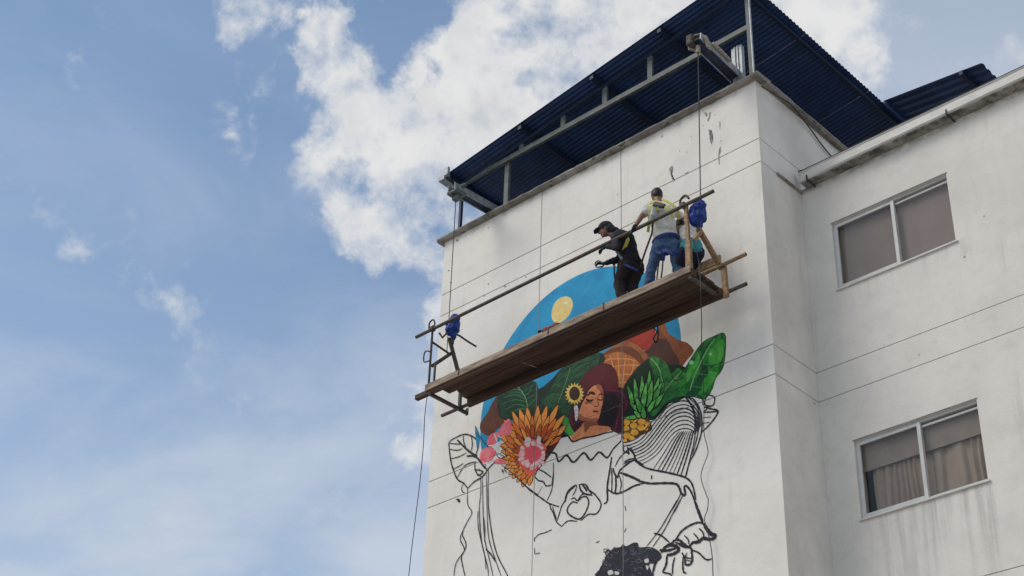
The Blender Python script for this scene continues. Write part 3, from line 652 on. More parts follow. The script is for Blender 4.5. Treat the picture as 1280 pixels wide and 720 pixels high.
def sheet_one(name, polys, mat, parent=None, ribbons=()):
    """polys: list of (points in wall metres XZ); every piece gets its own film height."""
    bm = bmesh.new()
    for P in polys:
        y = layer(); vv = [bm.verts.new((p[0], y, p[1])) for p in P]
        f = bm.faces.new(vv); bm.normal_update()
        if f.normal.y > 0: f.normal_flip()
        bmesh.ops.triangulate(bm, faces=[f], ngon_method='EAR_CLIP')
    for P, w in ribbons:
        y = layer(); m = len(P); L_, R2 = [], []
        for i, p in enumerate(P):
            a = P[max(i-1, 0)]; b = P[min(i+1, m-1)]; d = (Vector((b[0]-a[0], b[1]-a[1]))); d = d.normalized() if d.length > 1e-9 else Vector((1, 0))
            t = i/max(1, m-1); ww = w*(.72+.5*math.sin(math.pi*min(1, max(0, t)))**.6)*(1+.16*math.sin(i*1.7+w*900))/2
            L_.append(bm.verts.new((p[0]-d.y*ww, y, p[1]+d.x*ww))); R2.append(bm.verts.new((p[0]+d.y*ww, y, p[1]-d.x*ww)))
        for i in range(m-1): bm.faces.new((R2[i], R2[i+1], L_[i+1], L_[i]))
    cut_joints(bm)
    bm.normal_update()
    for f in bm.faces:
        if f.normal.y > 0: f.normal_flip()
    par = parent or mural; o0 = origin(par); bmesh.ops.translate(bm, verts=bm.verts[:], vec=-o0)
    me = bpy.data.meshes.new(name); bm.to_mesh(me); bm.free(); me.materials.append(mat)
    o = bpy.data.objects.new(name, me); col.objects.link(o); o.parent = par; return o
def W(u, v): p = PY(u, v, 0); return (p.x, p.z)
class Crop:
    def __init__(s, ox, oy, k): s.o = (ox, oy, k)
    def px(s, a, b): return (s.o[0]+a/s.o[2], s.o[1]+b/s.o[2])
    def poly(s, pts, n=4, close=True):
        q = spline([(*s.px(a, b), 0) for a, b in pts], n, close) if n > 1 else [Vector((*s.px(a, b), 0)) for a, b in pts]
        return [W(p.x, p.y) for p in q]
    def line(s, pts, w=1.1, n=6): return (s.poly(pts, n, False), w*.0110)
cA_ = Crop(560, 440, 7.2); cB_ = Crop(600, 490, 5.54); cC = Crop(680, 450, 6.54); cD = Crop(730, 400, 7.2); cE = Crop(770, 400, 4.5)
cF = Crop(780, 480, 4.5); cG = Crop(540, 530, 3.79); cH = Crop(650, 540, 5.14); cI = Crop(740, 590, 5.54); cJ = Crop(600, 330, 4.8)
INK = paint((24, 24, 30), (36, 36, 44), 1.2)
# sky disc, cut off along the lower edge where the flowers begin
CX, CZ, CR = 2.946, 12.727, 1.89
disc = [(CX+CR*math.cos(a), CZ+CR*math.sin(a)) for a in (R_(-12+ (204+12)*k/90) for k in range(91))]
disc += [W(606, 560), W(640, 545), W(700, 520), W(780, 500), W(840, 470)]
sky_ = sheet('painted_sky', [disc], paint((24, 138, 180), (18, 120, 164), 1.3, 2.5))
sun_ = sheet('painted_sun', [cJ.poly([(430, 290), (445, 240), (480, 205), (520, 195), (550, 212), (556, 258), (530, 312), (490, 348), (450, 352), (432, 325)])], paint((236, 212, 142), (228, 198, 120), .98))
sheet('sun_highlight', [cJ.poly([(505, 228), (518, 224), (526, 234), (516, 244), (505, 240)])], paint((244, 236, 200), None, .95), sun_)
# earth tones behind
hill = sheet('painted_hill', [cD.poly([(540, 290), (625, 195), (672, 60), (700, 20), (735, 45), (760, 120), (880, 190), (930, 205), (990, 275), (940, 345), (830, 470), (740, 440), (700, 360), (590, 345)], 2)], paint((112, 58, 32), (128, 70, 38), 1.25, 5))
sheet('hill_shade', [cD.poly([(545, 290), (630, 190), (740, 170), (800, 270), (860, 370), (850, 440), (820, 475), (740, 440), (700, 360), (590, 345)], 2)], paint((62, 36, 30), (76, 40, 30), 1.25, 5), hill)
sheet('hill_ridge', [cD.poly([(680, 30), (735, 45), (760, 120), (800, 170), (740, 150), (700, 110)], 2)], paint((140, 78, 36), None, 1.3), hill)
sheet('painted_red_fruit', [cD.poly([(330, 170), (420, 120), (620, 70), (642, 130), (622, 200), (560, 275), (480, 240), (400, 210)])], paint((160, 46, 26), (136, 38, 26), 1.3, 5))
left_earth = sheet('painted_clay', [cA_.poly([(290, 645), (360, 540), (440, 395), (560, 400), (580, 560), (540, 600), (440, 700), (380, 760), (300, 720)], 2)], paint((98, 54, 36), (70, 40, 32), 1.25, 5),
                   ribbons=[cA_.line([(370, 600), (420, 650), (470, 690)], 1.0), cA_.line([(300, 700), (370, 620), (430, 520)], .9)])
arepa = sheet('painted_basket', [cD.poly([(100, 400), (160, 310), (240, 250), (330, 205), (420, 198), (515, 255), (580, 330), (600, 400), (545, 450), (440, 520), (300, 470)])], paint((150, 92, 50), (120, 66, 36), 1.35, 7))
sheet('basket_shade', [cD.poly([(150, 330), (230, 270), (330, 238), (420, 245), (500, 300), (545, 380), (548, 440), (500, 420), (430, 330), (330, 285), (230, 300)])], paint((96, 48, 26), (112, 58, 30), 1.3), arepa)
sheet('basket_front', [cD.poly([(92, 415), (130, 350), (220, 308), (320, 288), (412, 318), (490, 380), (527, 440), (480, 510), (420, 570), (350, 640), (280, 640), (200, 560)])], paint((148, 82, 38), (170, 102, 52), 1.3, 9), arepa)
GRID = [[(235, 318), (265, 430), (290, 520)], [(300, 298), (312, 400), (315, 600)], [(378, 318), (362, 440), (345, 620)], [(446, 350), (440, 440), (405, 560)], [(150, 385), (240, 352), (400, 352), (470, 375)], [(240, 425), (380, 405), (522, 412)], [(290, 500), (390, 488), (480, 496)], [(300, 572), (360, 560), (410, 565)]]
sheet('basket_weave', [], paint((206, 140, 82), None, 1.25), arepa, [cD.line(q, 1.3) for q in GRID])
# foliage on the dark side
sheet('foliage_ground', [cA_.poly([(446, 396), (560, 345), (700, 280), (770, 262), (800, 330), (860, 310), (960, 220), (1020, 150), (1160, 80), (1330, 0), (1420, 60), (1300, 260), (1080, 600), (1080, 760), (900, 760), (600, 620), (470, 590)], 2)], paint((8, 30, 22), (12, 42, 28), 1.3, 6))
lf1 = sheet('painted_leaf', [cA_.poly([(448, 400), (540, 355), (640, 300), (760, 262), (810, 310), (800, 470), (735, 530), (650, 545), (560, 575), (490, 590), (462, 500)])], paint((8, 34, 24), (22, 68, 40), 1.3, 7, (1, 1, 2.2)))
sheet('leaf_vein', [], paint((104, 132, 104), None, 1.5), lf1, [cA_.line([(630, 315), (680, 380), (706, 440), (722, 530)], 1.3)])
sheet('leaf_vein', [], paint((48, 110, 66), None, 1.5), lf1, [cA_.line([(690, 420), (600, 385), (500, 415)], .9), cA_.line([(704, 450), (600, 430), (490, 470)], .9), cA_.line([(710, 500), (620, 470), (520, 520)], .9), cA_.line([(660, 350), (590, 335), (540, 350)], .9), cA_.line([(690, 400), (740, 350), (750, 300)], .8), cA_.line([(716, 500), (760, 450), (790, 420)], .9), cA_.line([(700, 430), (750, 400), (790, 370)], .8), cA_.line([(712, 520), (640, 510), (560, 550)], .9), cA_.line([(680, 390), (620, 360), (560, 375)], .8)])
lf2 = sheet('painted_leaf', [cC.poly([(-20, 330), (40, 260), (120, 120), (200, 30), (330, -80), (450, -70), (430, 60), (330, 160), (260, 260), (220, 380), (230, 500), (170, 480), (120, 400), (40, 400)])], paint((10, 40, 26), (26, 76, 44), 1.3, 6, (1, 1, 2)))
sheet('leaf_vein', [], paint((74, 116, 84), None, 1.5), lf2, [cC.line([(215, 60), (190, 150), (150, 260), (115, 350)], 1.1)])
sheet('leaf_vein', [], paint((40, 98, 60), None, 1.5), lf2, [cC.line([(205, 110), (280, 60), (370, 20)], .9), cC.line([(190, 160), (260, 130), (340, 100)], .8), cC.line([(160, 240), (90, 200), (50, 260)], .8), cC.line([(140, 290), (70, 280), (20, 330)], .8), cC.line([(200, 120), (150, 140), (110, 180)], .8)])
sheet('painted_leaf', [cC.poly([(150, 470), (190, 470), (250, 540), (270, 590), (230, 620), (180, 600), (160, 540)])], paint((34, 104, 40), (60, 130, 50), 1.5, 12))
sheet('leaf_bud', [cC.poly([(185, 560), (210, 540), (250, 560), (262, 590), (230, 612), (195, 600)])], paint((70, 140, 60), None, 1.5))
# right-hand foliage
sheet('foliage_ground', [cE.poly([(70, 330), (180, 215), (300, 250), (400, 270), (400, 430), (300, 470), (220, 560), (120, 560), (30, 540), (40, 400)], 2)], paint((8, 32, 20), (14, 46, 26), 1.3, 6))
lf3 = sheet('painted_leaf', [cE.poly([(186, 212), (240, 212), (285, 245), (312, 300), (350, 270), (385, 310), (386, 420), (340, 450), (270, 480), (220, 540), (190, 520), (200, 400), (215, 320)])], paint((20, 70, 36), (44, 112, 48), 1.4, 7))
sheet('leaf_vein', [], paint((110, 160, 96), None, 1.4), lf3, [cE.line([(195, 215), (235, 260), (255, 310), (268, 380)], 1.2), cE.line([(370, 290), (320, 340), (275, 400)], 1.0), cE.line([(380, 330), (330, 330), (290, 380)], .9)])
sheet('leaf_outline', [], paint((12, 40, 24), None, 1.2), lf3, [cE.line([(312, 300), (330, 340), (386, 330)], 1.0), cE.line([(386, 320), (386, 420), (330, 450), (270, 480), (220, 540)], 1.2), cE.line([(255, 300), (270, 360), (268, 420)], 1.3)])
big = [(598, 72), (616, 92), (615, 180), (600, 270), (560, 330), (538, 395), (500, 442), (450, 436), (380, 424), (360, 380), (345, 340), (390, 270), (440, 190), (490, 125), (550, 92)]
lf4 = sheet('painted_leaf', [cE.poly(big)], paint((12, 70, 30), (40, 126, 40), 1.45, 5, (1.6, 1, 1.6)))
sheet('leaf_light', [cE.poly([(530, 170), (570, 130), (600, 110), (606, 170), (590, 230), (555, 250), (520, 240)]), cE.poly([(500, 290), (550, 290), (570, 300), (545, 350), (505, 400), (485, 380)]), cE.poly([(400, 290), (440, 230), (470, 190), (465, 240), (430, 310), (400, 350)])], paint((46, 132, 44), (80, 160, 66), 1.3, 7), lf4)
sheet('leaf_shade', [cE.poly([(500, 240), (470, 300), (430, 380), (390, 420), (440, 434), (470, 400), (490, 340), (520, 300)]), cE.poly([(560, 100), (520, 160), (480, 220), (500, 160), (530, 120)])], paint((10, 58, 36), (18, 72, 40), 1.42), lf4)
sheet('leaf_vein', [], paint((120, 168, 110), None, 1.4), lf4, [cE.line([(556, 105), (515, 165), (478, 235), (440, 320), (415, 400)], 1.5)])
sheet('leaf_vein', [], paint((66, 132, 70), None, 1.4), lf4, [cE.line([(470, 250), (450, 210), (460, 180)], .9), cE.line([(500, 190), (560, 190), (600, 160)], .9), cE.line([(475, 245), (540, 250), (590, 230)], .9), cE.line([(450, 300), (520, 310), (560, 300)], .9), cE.line([(440, 330), (400, 300), (380, 310)], .9), cE.line([(425, 370), (480, 380), (520, 370)], .9)])
sheet('leaf_outline', [], paint((12, 44, 24), None, 1.2), lf4, [cE.line(big[:8], 1.0), cE.line([(345, 340), (390, 270), (440, 190), (490, 125), (550, 92), (598, 72)], .9)])
for (a, b, r) in ((425, 240, 13), (532, 192, 9)):
    sheet('dew_drop', [cE.poly([(a-r, b), (a, b-r), (a+r, b), (a, b+r)])], paint((96, 170, 100), (150, 200, 140), 1.4, 40), lf4)
# pineapple
def blade(crop, b, t, w, k=1.0):
    bx, by = b; tx, ty = t; dx, dy = tx-bx, ty-by; L = math.hypot(dx, dy); nx, ny = -dy/L, dx/L; o = []
    for f, g_ in ((0, .55), (.3, 1), (.6, .8), (.85, .4)): o.append((bx+dx*f+nx*w*k/2*g_, by+dy*f+ny*w*k/2*g_))
    o.append((tx+dx/L*2*(k-1)*20, ty+dy/L*2*(k-1)*20))
    for f, g_ in ((.85, .4), (.6, .8), (.3, 1), (0, .55)): o.append((bx+dx*f-nx*w*k/2*g_, by+dy*f-ny*w*k/2*g_))
    return crop.poly(o, 2)
pin = sheet('painted_pineapple', [cE.poly([(36, 560), (100, 535), (170, 545), (195, 580), (200, 620), (140, 650), (80, 680), (40, 690), (36, 620)])], paint((92, 62, 18), (60, 40, 18), 1.4))
SC = [(60, 575, 24, 19), (100, 558, 26, 18), (145, 572, 26, 18), (178, 588, 16, 16), (58, 610, 20, 17), (100, 595, 24, 18), (140, 605, 24, 18), (62, 650, 24, 18), (104, 632, 26, 18), (50, 678, 16, 10), (88, 664, 20, 13), (168, 612, 16, 12)]
for (x, y_, a, b) in SC:
    sheet('pineapple_scale', [cE.poly([(x-a*.86, y_), (x-a*.42, y_-b*.86), (x+a*.42, y_-b*.86), (x+a*.86, y_), (x+a*.42, y_+b*.86), (x-a*.42, y_+b*.86)])], paint((218, 160, 60), (196, 126, 36), 1.3, 14), pin)
BL = [((118, 520), (62, 362), 34), ((130, 510), (102, 318), 34), ((185, 470), (190, 270), 34), ((150, 500), (146, 300), 36), ((200, 480), (246, 312), 36), ((190, 500), (262, 345), 34), ((200, 500), (278, 402), 30), ((176, 500), (206, 330), 36), ((150, 500), (172, 345), 32), ((140, 520), (74, 462), 28), ((120, 545), (46, 552), 26), ((150, 530), (112, 430), 32), ((180, 520), (226, 440), 28), ((140, 550), (100, 510), 26), ((160, 556), (150, 480), 28)]
for b, t, w in BL:
    bl_ = sheet('pineapple_leaf', [blade(cE, b, t, w*1.4, 1.0)], paint((6, 22, 12), None, 1.2), pin)
    bl_.name = 'pineapple_leaf'
    sheet('pineapple_leaf', [blade(cE, (b[0]+(t[0]-b[0])*.08, b[1]+(t[1]-b[1])*.08), (b[0]+(t[0]-b[0])*.94, b[1]+(t[1]-b[1])*.94), w*.86)], paint((44, 118, 48), (104, 172, 84), 1.4, 12), pin)
# orange flower
fc = (372, 440)
OUT = [(-178, 215, 205), (-165, 215, 235), (-150, 215, 262), (-135, 215, 300), (-124, 215, 318), (-112, 215, 322), (-101, 215, 332), (-90, 215, 334), (-80, 215, 336), (-70, 215, 345), (-62, 215, 388), (-55, 215, 352), (-47, 215, 318), (-38, 215, 280), (-30, 215, 248), (170, 200, 210), (158, 190, 212), (146, 180, 214), (134, 180, 214), (122, 180, 214), (110, 180, 220), (100, 170, 200)]
random.seed(21)
def petal(ang, r0, r1, w, tone):
    a = R_(ang); d = (math.cos(a), math.sin(a)); b = (fc[0]+d[0]*r0, fc[1]+d[1]*r0); t = (fc[0]+d[0]*r1, fc[1]+d[1]*r1)
    nx, ny = -d[1], d[0]; o = []
    for f, g_ in ((0, .5), (.3, .95), (.6, .95), (.88, .42)): o.append((b[0]+(t[0]-b[0])*f+nx*w*g_/2, b[1]+(t[1]-b[1])*f+ny*w*g_/2))
    o.append(t)
    for f, g_ in ((.88, .42), (.6, .95), (.3, .95), (0, .5)): o.append((b[0]+(t[0]-b[0])*f-nx*w*g_/2, b[1]+(t[1]-b[1])*f-ny*w*g_/2))
    mats = (paint((214, 120, 42), (228, 146, 72), 1.3, 20), paint((194, 88, 24), (214, 116, 42), 1.3, 20), paint((146, 54, 18), (184, 84, 28), 1.3, 20))
    cx_, cy_ = (b[0]+t[0])/2, (b[1]+t[1])/2
    sheet('petal_rim', [cB_.poly([(cx_+(q[0]-cx_)*1.10+(nx*3 if k_ < 4 else (0 if k_ == 4 else -nx*3)), cy_+(q[1]-cy_)*1.10+(ny*3 if k_ < 4 else (0 if k_ == 4 else -ny*3))) for k_, q in enumerate(o)], 2)], paint((66, 28, 14), (90, 40, 16), 1.4, 20), flo)
    sheet('petal', [cB_.poly(o, 2)], mats[tone], flo)
def rad(ang):
    pts = sorted((q[0] % 360, q[2]) for q in OUT); ang %= 360
    for i in range(len(pts)):
        a0, r0 = pts[i]; a1, r1 = pts[(i+1) % len(pts)]; span = (a1-a0) % 360
        if (ang-a0) % 360 <= span and span: return r0+(r1-r0)*((ang-a0) % 360)/span
    return 220
flo = sheet('painted_orange_flower', [cB_.poly([(fc[0]+math.cos(R_(a))*rad(a)*.80, fc[1]+math.sin(R_(a))*rad(a)*.80) for a in range(98, 333, 9)]+[(440, 500)], 2)], paint((84, 36, 16), (60, 28, 14), 1.3, 12))
for ringk, (f0, f1, n, w) in enumerate(((.60, 1.03, 21, 34), (.48, .84, 21, 31), (.36, .64, 19, 25))):
    for k in range(n):
        ang = 100 + (330-100)*(k+(.5 if ringk % 2 else 0))/n
        if ang > 331: continue
        r = rad(ang); petal(ang+random.uniform(-2, 2), r*f0, r*(f1+random.uniform(-.03, .03)), w*(1.25 if 180 < ang < 230 else 1)*random.uniform(.9, 1.1), ringk if random.random() > .25 else 0)
pk = sheet('painted_pink_flower', [cB_.poly([(300, 350), (370, 325), (440, 360), (462, 380), (448, 430), (420, 480), (400, 545), (360, 580), (310, 550), (275, 500), (268, 430)])], paint((206, 84, 62), (190, 70, 66), 1.42, 12))
for k in range(20):
    a = R_(360*k/20+random.uniform(-6, 10)); rq = random.uniform(.86, 1.12); c = (364+math.cos(a)*74*rq, 438+math.sin(a)*80*rq); d = (math.cos(a), math.sin(a)); L1 = random.uniform(14, 30)
    if c[0] > 438 and c[1] > 470: continue
    o = [(c[0]-d[0]*L1-d[1]*8, c[1]-d[1]*L1+d[0]*8), (c[0]+d[0]*L1*.6-d[1]*13, c[1]+d[1]*L1*.6+d[0]*13), (c[0]+d[0]*L1, c[1]+d[1]*L1), (c[0]+d[0]*L1*.6+d[1]*13, c[1]+d[1]*L1*.6-d[0]*13), (c[0]-d[0]*L1+d[1]*8, c[1]-d[1]*L1-d[0]*8)]
    sheet('petal', [cB_.poly(o, 3)], paint((206, 140, 146), (226, 184, 182), 1.42, 20), pk)
for o in ([(318, 322), (335, 312), (352, 322), (352, 352), (330, 376), (312, 352)], [(398, 312), (412, 306), (424, 318), (420, 350), (404, 362), (394, 340)]):
    sheet('petal', [cB_.poly(o)], paint((222, 184, 180), None, 1.42), pk)
sheet('flower_heart', [cB_.poly([(310, 420), (330, 385), (370, 372), (410, 385), (428, 420), (415, 462), (380, 482), (335, 470)])], paint((196, 62, 78), (206, 84, 92), 1.42, 20), pk)
# pink buds on the left
bud = sheet('painted_pink_bud', [cB_.poly([(205, 185), (216, 290), (150, 305), (130, 280), (150, 240)]), cB_.poly([(50, 340), (70, 300), (120, 278), (135, 300), (95, 370), (60, 372)]), cB_.poly([(0, 440), (20, 400), (60, 378), (100, 395), (106, 435), (70, 480), (10, 492)]), cB_.poly([(105, 470), (150, 460), (175, 480), (165, 500), (100, 495)])],
            paint((196, 78, 92), (216, 116, 122), 1.42, 10))
bud = bud[2]
sheet('bud_lines', [], paint((226, 214, 214)), bud, [cB_.line(q, 1.3) for q in ([(100, 290), (120, 350), (110, 400), (140, 440)], [(100, 400), (130, 380), (150, 345)], [(110, 420), (160, 440), (180, 450)], [(60, 372), (95, 370), (120, 360)], [(95, 470), (60, 490), (20, 495)], [(150, 330), (120, 370), (130, 410)], [(125, 300), (150, 320)])])
sheet('bud_outline', [], INK, bud, [cB_.line(q, .9) for q in ([(0, 305), (30, 350), (60, 385)], [(120, 420), (180, 450), (190, 420)], [(105, 400), (130, 455), (175, 455)], [(150, 375), (175, 400), (180, 440)], [(150, 545), (165, 565)], [(168, 538), (185, 560)])], each=True)
sheet('petal_outline', [], paint((62, 26, 12), None, 1.2), flo, [cB_.line(q, 1.0) for q in ([(150, 505), (240, 575), (330, 660), (400, 710)], [(250, 560), (245, 600)], [(285, 590), (275, 620)], [(200, 470), (195, 520)], [(330, 600), (318, 640)])])
# woman
hair = sheet('painted_hair', [cC.poly([(305, 190), (340, 130), (400, 75), (470, 38), (540, 45), (585, 105), (600, 215), (650, 232), (690, 300), (696, 380), (655, 450), (646, 600), (560, 580), (530, 560), (430, 560), (300, 590), (250, 590), (205, 500), (215, 420), (260, 380), (300, 300)])], paint((40, 12, 24), (70, 16, 36), 1.35, 4))
sheet('painted_hat', [cC.poly([(285, 230), (325, 130), (395, 68), (470, 30), (545, 40), (594, 105), (608, 228), (540, 255), (480, 215), (430, 195), (375, 225), (330, 260)])], paint((84, 16, 28), (64, 14, 24), 1.4, 5), hair)
sheet('hair_strand', [], paint((112, 34, 62), (78, 22, 46), 1.4), hair, [cC.line([(480, 245), (560, 250), (630, 265), (665, 320), (675, 400)], 1.5), cC.line([(610, 460), (595, 520), (585, 570)], 2.2), cC.line([(215, 430), (225, 500), (250, 550)], 1.6), cC.line([(600, 340), (620, 400), (618, 460)], 1.3)], each=True)
sheet('hair_shade', [cC.poly([(490, 280), (580, 280), (620, 340), (600, 430), (570, 540), (470, 520), (450, 470), (475, 380)])], paint((22, 13, 24), (32, 15, 28), 1.3), hair)
face = sheet('painted_face', [cC.poly([(348, 300), (372, 245), (425, 205), (470, 212), (488, 275), (484, 340), (470, 400), (452, 470), (425, 500), (350, 500), (288, 482), (295, 410), (318, 350)])], paint((198, 128, 88), (182, 110, 74), 1.45, 7))
sheet('face_shade', [cC.poly([(425, 205), (470, 212), (488, 275), (484, 340), (474, 320), (462, 260), (440, 235)]), cC.poly([(350, 500), (288, 482), (292, 440), (340, 470), (400, 480), (440, 470), (425, 500)]), cC.poly([(330, 350), (360, 335), (400, 345), (390, 355), (345, 362)])], paint((150, 84, 60), None, 1.4), face)
sheet('face_blush', [cC.poly([(305, 400), (340, 380), (375, 400), (365, 435), (320, 440)])], paint((204, 118, 86), None, 1.45), face)
sheet('face_features', [cC.poly([(398, 425), (415, 405), (425, 412), (446, 418), (440, 432), (418, 432)])], paint((150, 62, 58), None, 1.5), face)
sheet('face_features', [], paint((38, 18, 20), None, 1.3), face, [cC.line([(356, 294), (385, 268), (420, 282)], 3.2), cC.line([(346, 320), (372, 336), (406, 326)], 2.6), cC.line([(448, 288), (470, 278), (484, 284)], 1.6), cC.line([(446, 322), (465, 330), (482, 322)], 1.6), cC.line([(440, 300), (444, 350), (450, 368), (436, 380), (412, 380)], 1.0), cC.line([(398, 424), (420, 420), (446, 420)], .9)])
sheet('painted_neck', [cC.poly([(330, 510), (300, 550), (220, 632), (240, 668), (330, 632), (400, 622), (500, 588), (548, 572), (530, 545), (440, 535), (430, 500)], 2)], paint((190, 124, 84), (168, 100, 64), 1.45, 8), face)
sheet('neck_shade', [cC.poly([(335, 505), (430, 505), (440, 535), (380, 545), (340, 600), (330, 550)], 2)], paint((120, 68, 48), None, 1.4), face)
sfl = sheet('painted_sunflower', [cC.poly([(252+q*math.cos(a)*.86, 278+q*math.sin(a)) for k in range(36) for a in (2*math.pi*k/36,) for q in ((94 if k % 2 else 70),)], 1)], paint((180, 142, 58), (212, 180, 98), 1.35, 20))
sheet('sunflower_heart', [cC.poly([(252+44*math.cos(a), 275+56*math.sin(a)) for k in range(16) for a in (2*math.pi*k/16,)])], paint((52, 28, 18), (40, 22, 16), 1.5), sfl)
sheet('painted_earring', [cC.poly([(248, 380), (275, 375), (284, 430), (272, 495), (258, 490), (252, 430)])], paint((212, 204, 200), (150, 140, 140), 1.5, 40), face)
# drawn, unpainted figures: black line work
sheet('blouse_outline', [], INK, None, [cH.line(q, w) for w, q in (
    (1.8, [(178, 112), (200, 60), (250, 26), (305, 22), (340, 62), (400, 42), (490, 25), (545, 8), (600, -2)]),
    (2.3, [(175, 115), (188, 132), (230, 140), (250, 190), (300, 150), (345, 195), (410, 135), (455, 180), (510, 130), (560, 165), (600, 110), (650, 58)]),
    (1.2, [(650, 60), (658, 0)]), (1.2, [(215, 195), (215, 300), (202, 380), (175, 440)]), (1.5, [(120, 240), (160, 260), (202, 292)]), (1.6, [(95, 287), (120, 312), (150, 320), (170, 347), (205, 340)]),
    (1.0, [(205, 340), (210, 300), (216, 262)]), (1.0, [(145, 350), (115, 402)]), (1.0, [(97, 285), (110, 250), (120, 215)]), (1.6, [(-10, 300), (60, 370), (130, 420), (180, 455), (215, 470), (252, 480)]),
    (2.2, [(590, 160), (577, 250), (562, 350), (562, 440), (540, 462)]), (1.5, [(590, 230), (592, 300), (590, 390)]), (2.2, [(615, 285), (618, 340), (612, 392)]), (1.3, [(640, 282), (652, 335), (642, 386)]),
    (2.0, [(566, 370), (610, 395), (660, 386), (740, 345), (771, 340)]), (2.0, [(600, 232), (607, 265), (630, 290), (642, 248), (700, 200), (742, 175)]), (1.5, [(612, 222), (640, 170), (680, 130), (702, 142), (690, 100)]), (1.9, [(690, 98), (740, 152)]), (2.6, [(645, 262), (700, 282), (771, 312)]), (1.3, [(655, 0), (668, 120), (690, 130)]))])
sheet('heart_hands_outline', [], INK, None, [cH.line(q, w) for w, q in (
    (1.5, [(190, 460), (198, 490), (215, 520), (230, 565), (242, 585), (268, 608)]), (1.6, [(240, 570), (268, 480), (290, 440), (310, 380), (350, 346), (366, 342)]), (2.6, [(290, 450), (300, 405), (318, 378), (356, 345)]), (1.2, [(366, 345), (356, 380), (338, 410)]), (1.1, [(210, 480), (222, 520), (236, 560)]),
    (1.6, [(380, 338), (420, 337), (440, 370), (482, 402), (522, 466), (492, 525), (440, 530), (390, 572)]), (2.0, [(382, 340), (390, 370), (412, 395), (466, 407)]), (2.2, [(400, 335), (415, 355), (432, 382)]), (1.5, [(430, 340), (445, 375), (462, 400)]),
    (1.8, [(372, 458), (340, 450), (312, 480), (305, 512), (330, 540), (382, 560), (420, 520), (442, 460), (432, 420), (402, 418), (374, 446)]), (1.3, [(268, 608), (310, 572), (368, 575)]), (1.4, [(328, 432), (350, 424), (370, 440), (400, 402), (432, 404)]))])
sheet('chalk_mark', [], INK, None, [cH.line(q, w) for w, q in (
    (1.1, [(92, 690), (120, 660), (160, 648), (206, 628)]), (1.6, [(93, 682), (94, 706)]), (1.6, [(675, 475), (682, 506)]), (1.4, [(682, 620), (672, 645)]), (1.4, [(490, 712), (512, 702)]), (1.3, [(94, 745), (96, 782)]), (1.2, [(94, 784), (130, 778)]))], each=True)
def lerp_path(A, B, t, n=14):
    a = spline([(*p, 0) for p in A], 8); b = spline([(*p, 0) for p in B], 8); o = []
    for k in range(n+1):
        f = k/n; p = a[round(f*(len(a)-1))]; q = b[round(f*(len(b)-1))]; o.append((p.x+(q.x-p.x)*t, p.y+(q.y-p.y)*t))
    return o
A1 = [(0, 332), (60, 315), (110, 272), (170, 195), (240, 108), (300, 77), (350, 74), (390, 100), (425, 160), (432, 240)]
B1 = [(95, 452), (150, 425), (205, 375), (250, 310), (290, 268), (330, 252), (360, 252), (385, 262), (395, 272), (398, 285)]
C0 = [(312, 268), (268, 320), (225, 390), (165, 480)]; C1 = [(405, 262), (392, 340), (370, 430), (345, 522)]
random.seed(4)
hl = [cF.line(lerp_path(A1, B1, t), random.choice((1.0, 1.3, 1.6)), 3) for t in (.0, .13, .25, .37, .49, .61, .74, .87, 1.0)]
hl += [cF.line(lerp_path(C0, C1, t), random.choice((1.0, 1.3, 1.7)), 3) for t in (0, .14, .26, .38, .50, .62, .74, .86, 1)]
hl += [cF.line(q, w) for w, q in ((1.6, [(350, 70), (395, 90), (430, 150), (440, 230), (430, 300), (400, 385), (370, 440), (350, 520)]), (2.2, [(345, 72), (385, 130), (402, 200), (398, 270)]), (1.4, [(385, 80), (415, 130), (422, 220), (412, 300), (385, 400)]), (2.0, [(40, 360), (58, 400), (70, 430), (110, 456)]), (1.5, [(0, 350), (40, 345)]), (1.8, [(0, 390), (20, 375), (40, 362)]), (1.6, [(0, 440), (30, 425), (58, 420)]))]
sheet('swept_hair_outline', [], INK, None, hl)
sheet('ruffle_shell_outline', [], INK, None, [cF.line(q, w) for w, q in ((1.5, [(470, 60), (510, 76), (500, 122), (455, 115), (468, 62)]), (1.8, [(450, 130), (490, 140), (530, 156), (490, 220), (440, 270)]), (1.5, [(450, 160), (490, 158), (530, 155)]), (1.2, [(445, 190), (490, 186)]), (1.2, [(440, 222), (482, 216)]), (1.3, [(410, 66), (440, 80), (445, 120)]), (1.3, [(455, 115), (470, 135), (446, 160)]))])
sheet('arm_outline', [], INK, None, [cF.line(q, w) for w, q in ((2.4, [(0, 505), (50, 528), (100, 550), (150, 560), (230, 558), (290, 562), (310, 580), (322, 612), (337, 626), (346, 618), (340, 580), (356, 576), (380, 610), (396, 652)]), (1.9, [(60, 430), (100, 460), (150, 480), (250, 500), (340, 524), (382, 560), (402, 638), (397, 655)]), (1.4, [(0, 605), (60, 572), (130, 556)]), (2.6, [(85, 548), (130, 556)]), (2.2, [(396, 652), (408, 690), (424, 735), (446, 790)]), (1.2, [(322, 612), (300, 660), (262, 722)]), (1.2, [(333, 624), (310, 670), (284, 722)]), (2.0, [(156, 514), (156, 536)]), (1.3, [(60, 430), (20, 440), (0, 452)]))])
sheet('ribbon_outline', [], INK, None, [cI.line(q, w) for w, q in ((1.2, [(590, 195), (530, 300), (470, 400), (378, 518)]), (1.2, [(612, 195), (560, 290), (500, 405), (420, 522)]), (1.8, [(430, 425), (480, 440), (540, 492)]), (2.2, [(712, 195), (740, 270), (770, 345)]))])
hat = [(40, 730), (60, 670), (88, 620), (105, 575), (150, 530), (200, 520), (215, 500), (240, 515), (285, 492), (318, 492), (330, 522), (400, 520), (460, 545), (484, 590), (440, 630), (395, 640), (412, 690), (396, 735)]
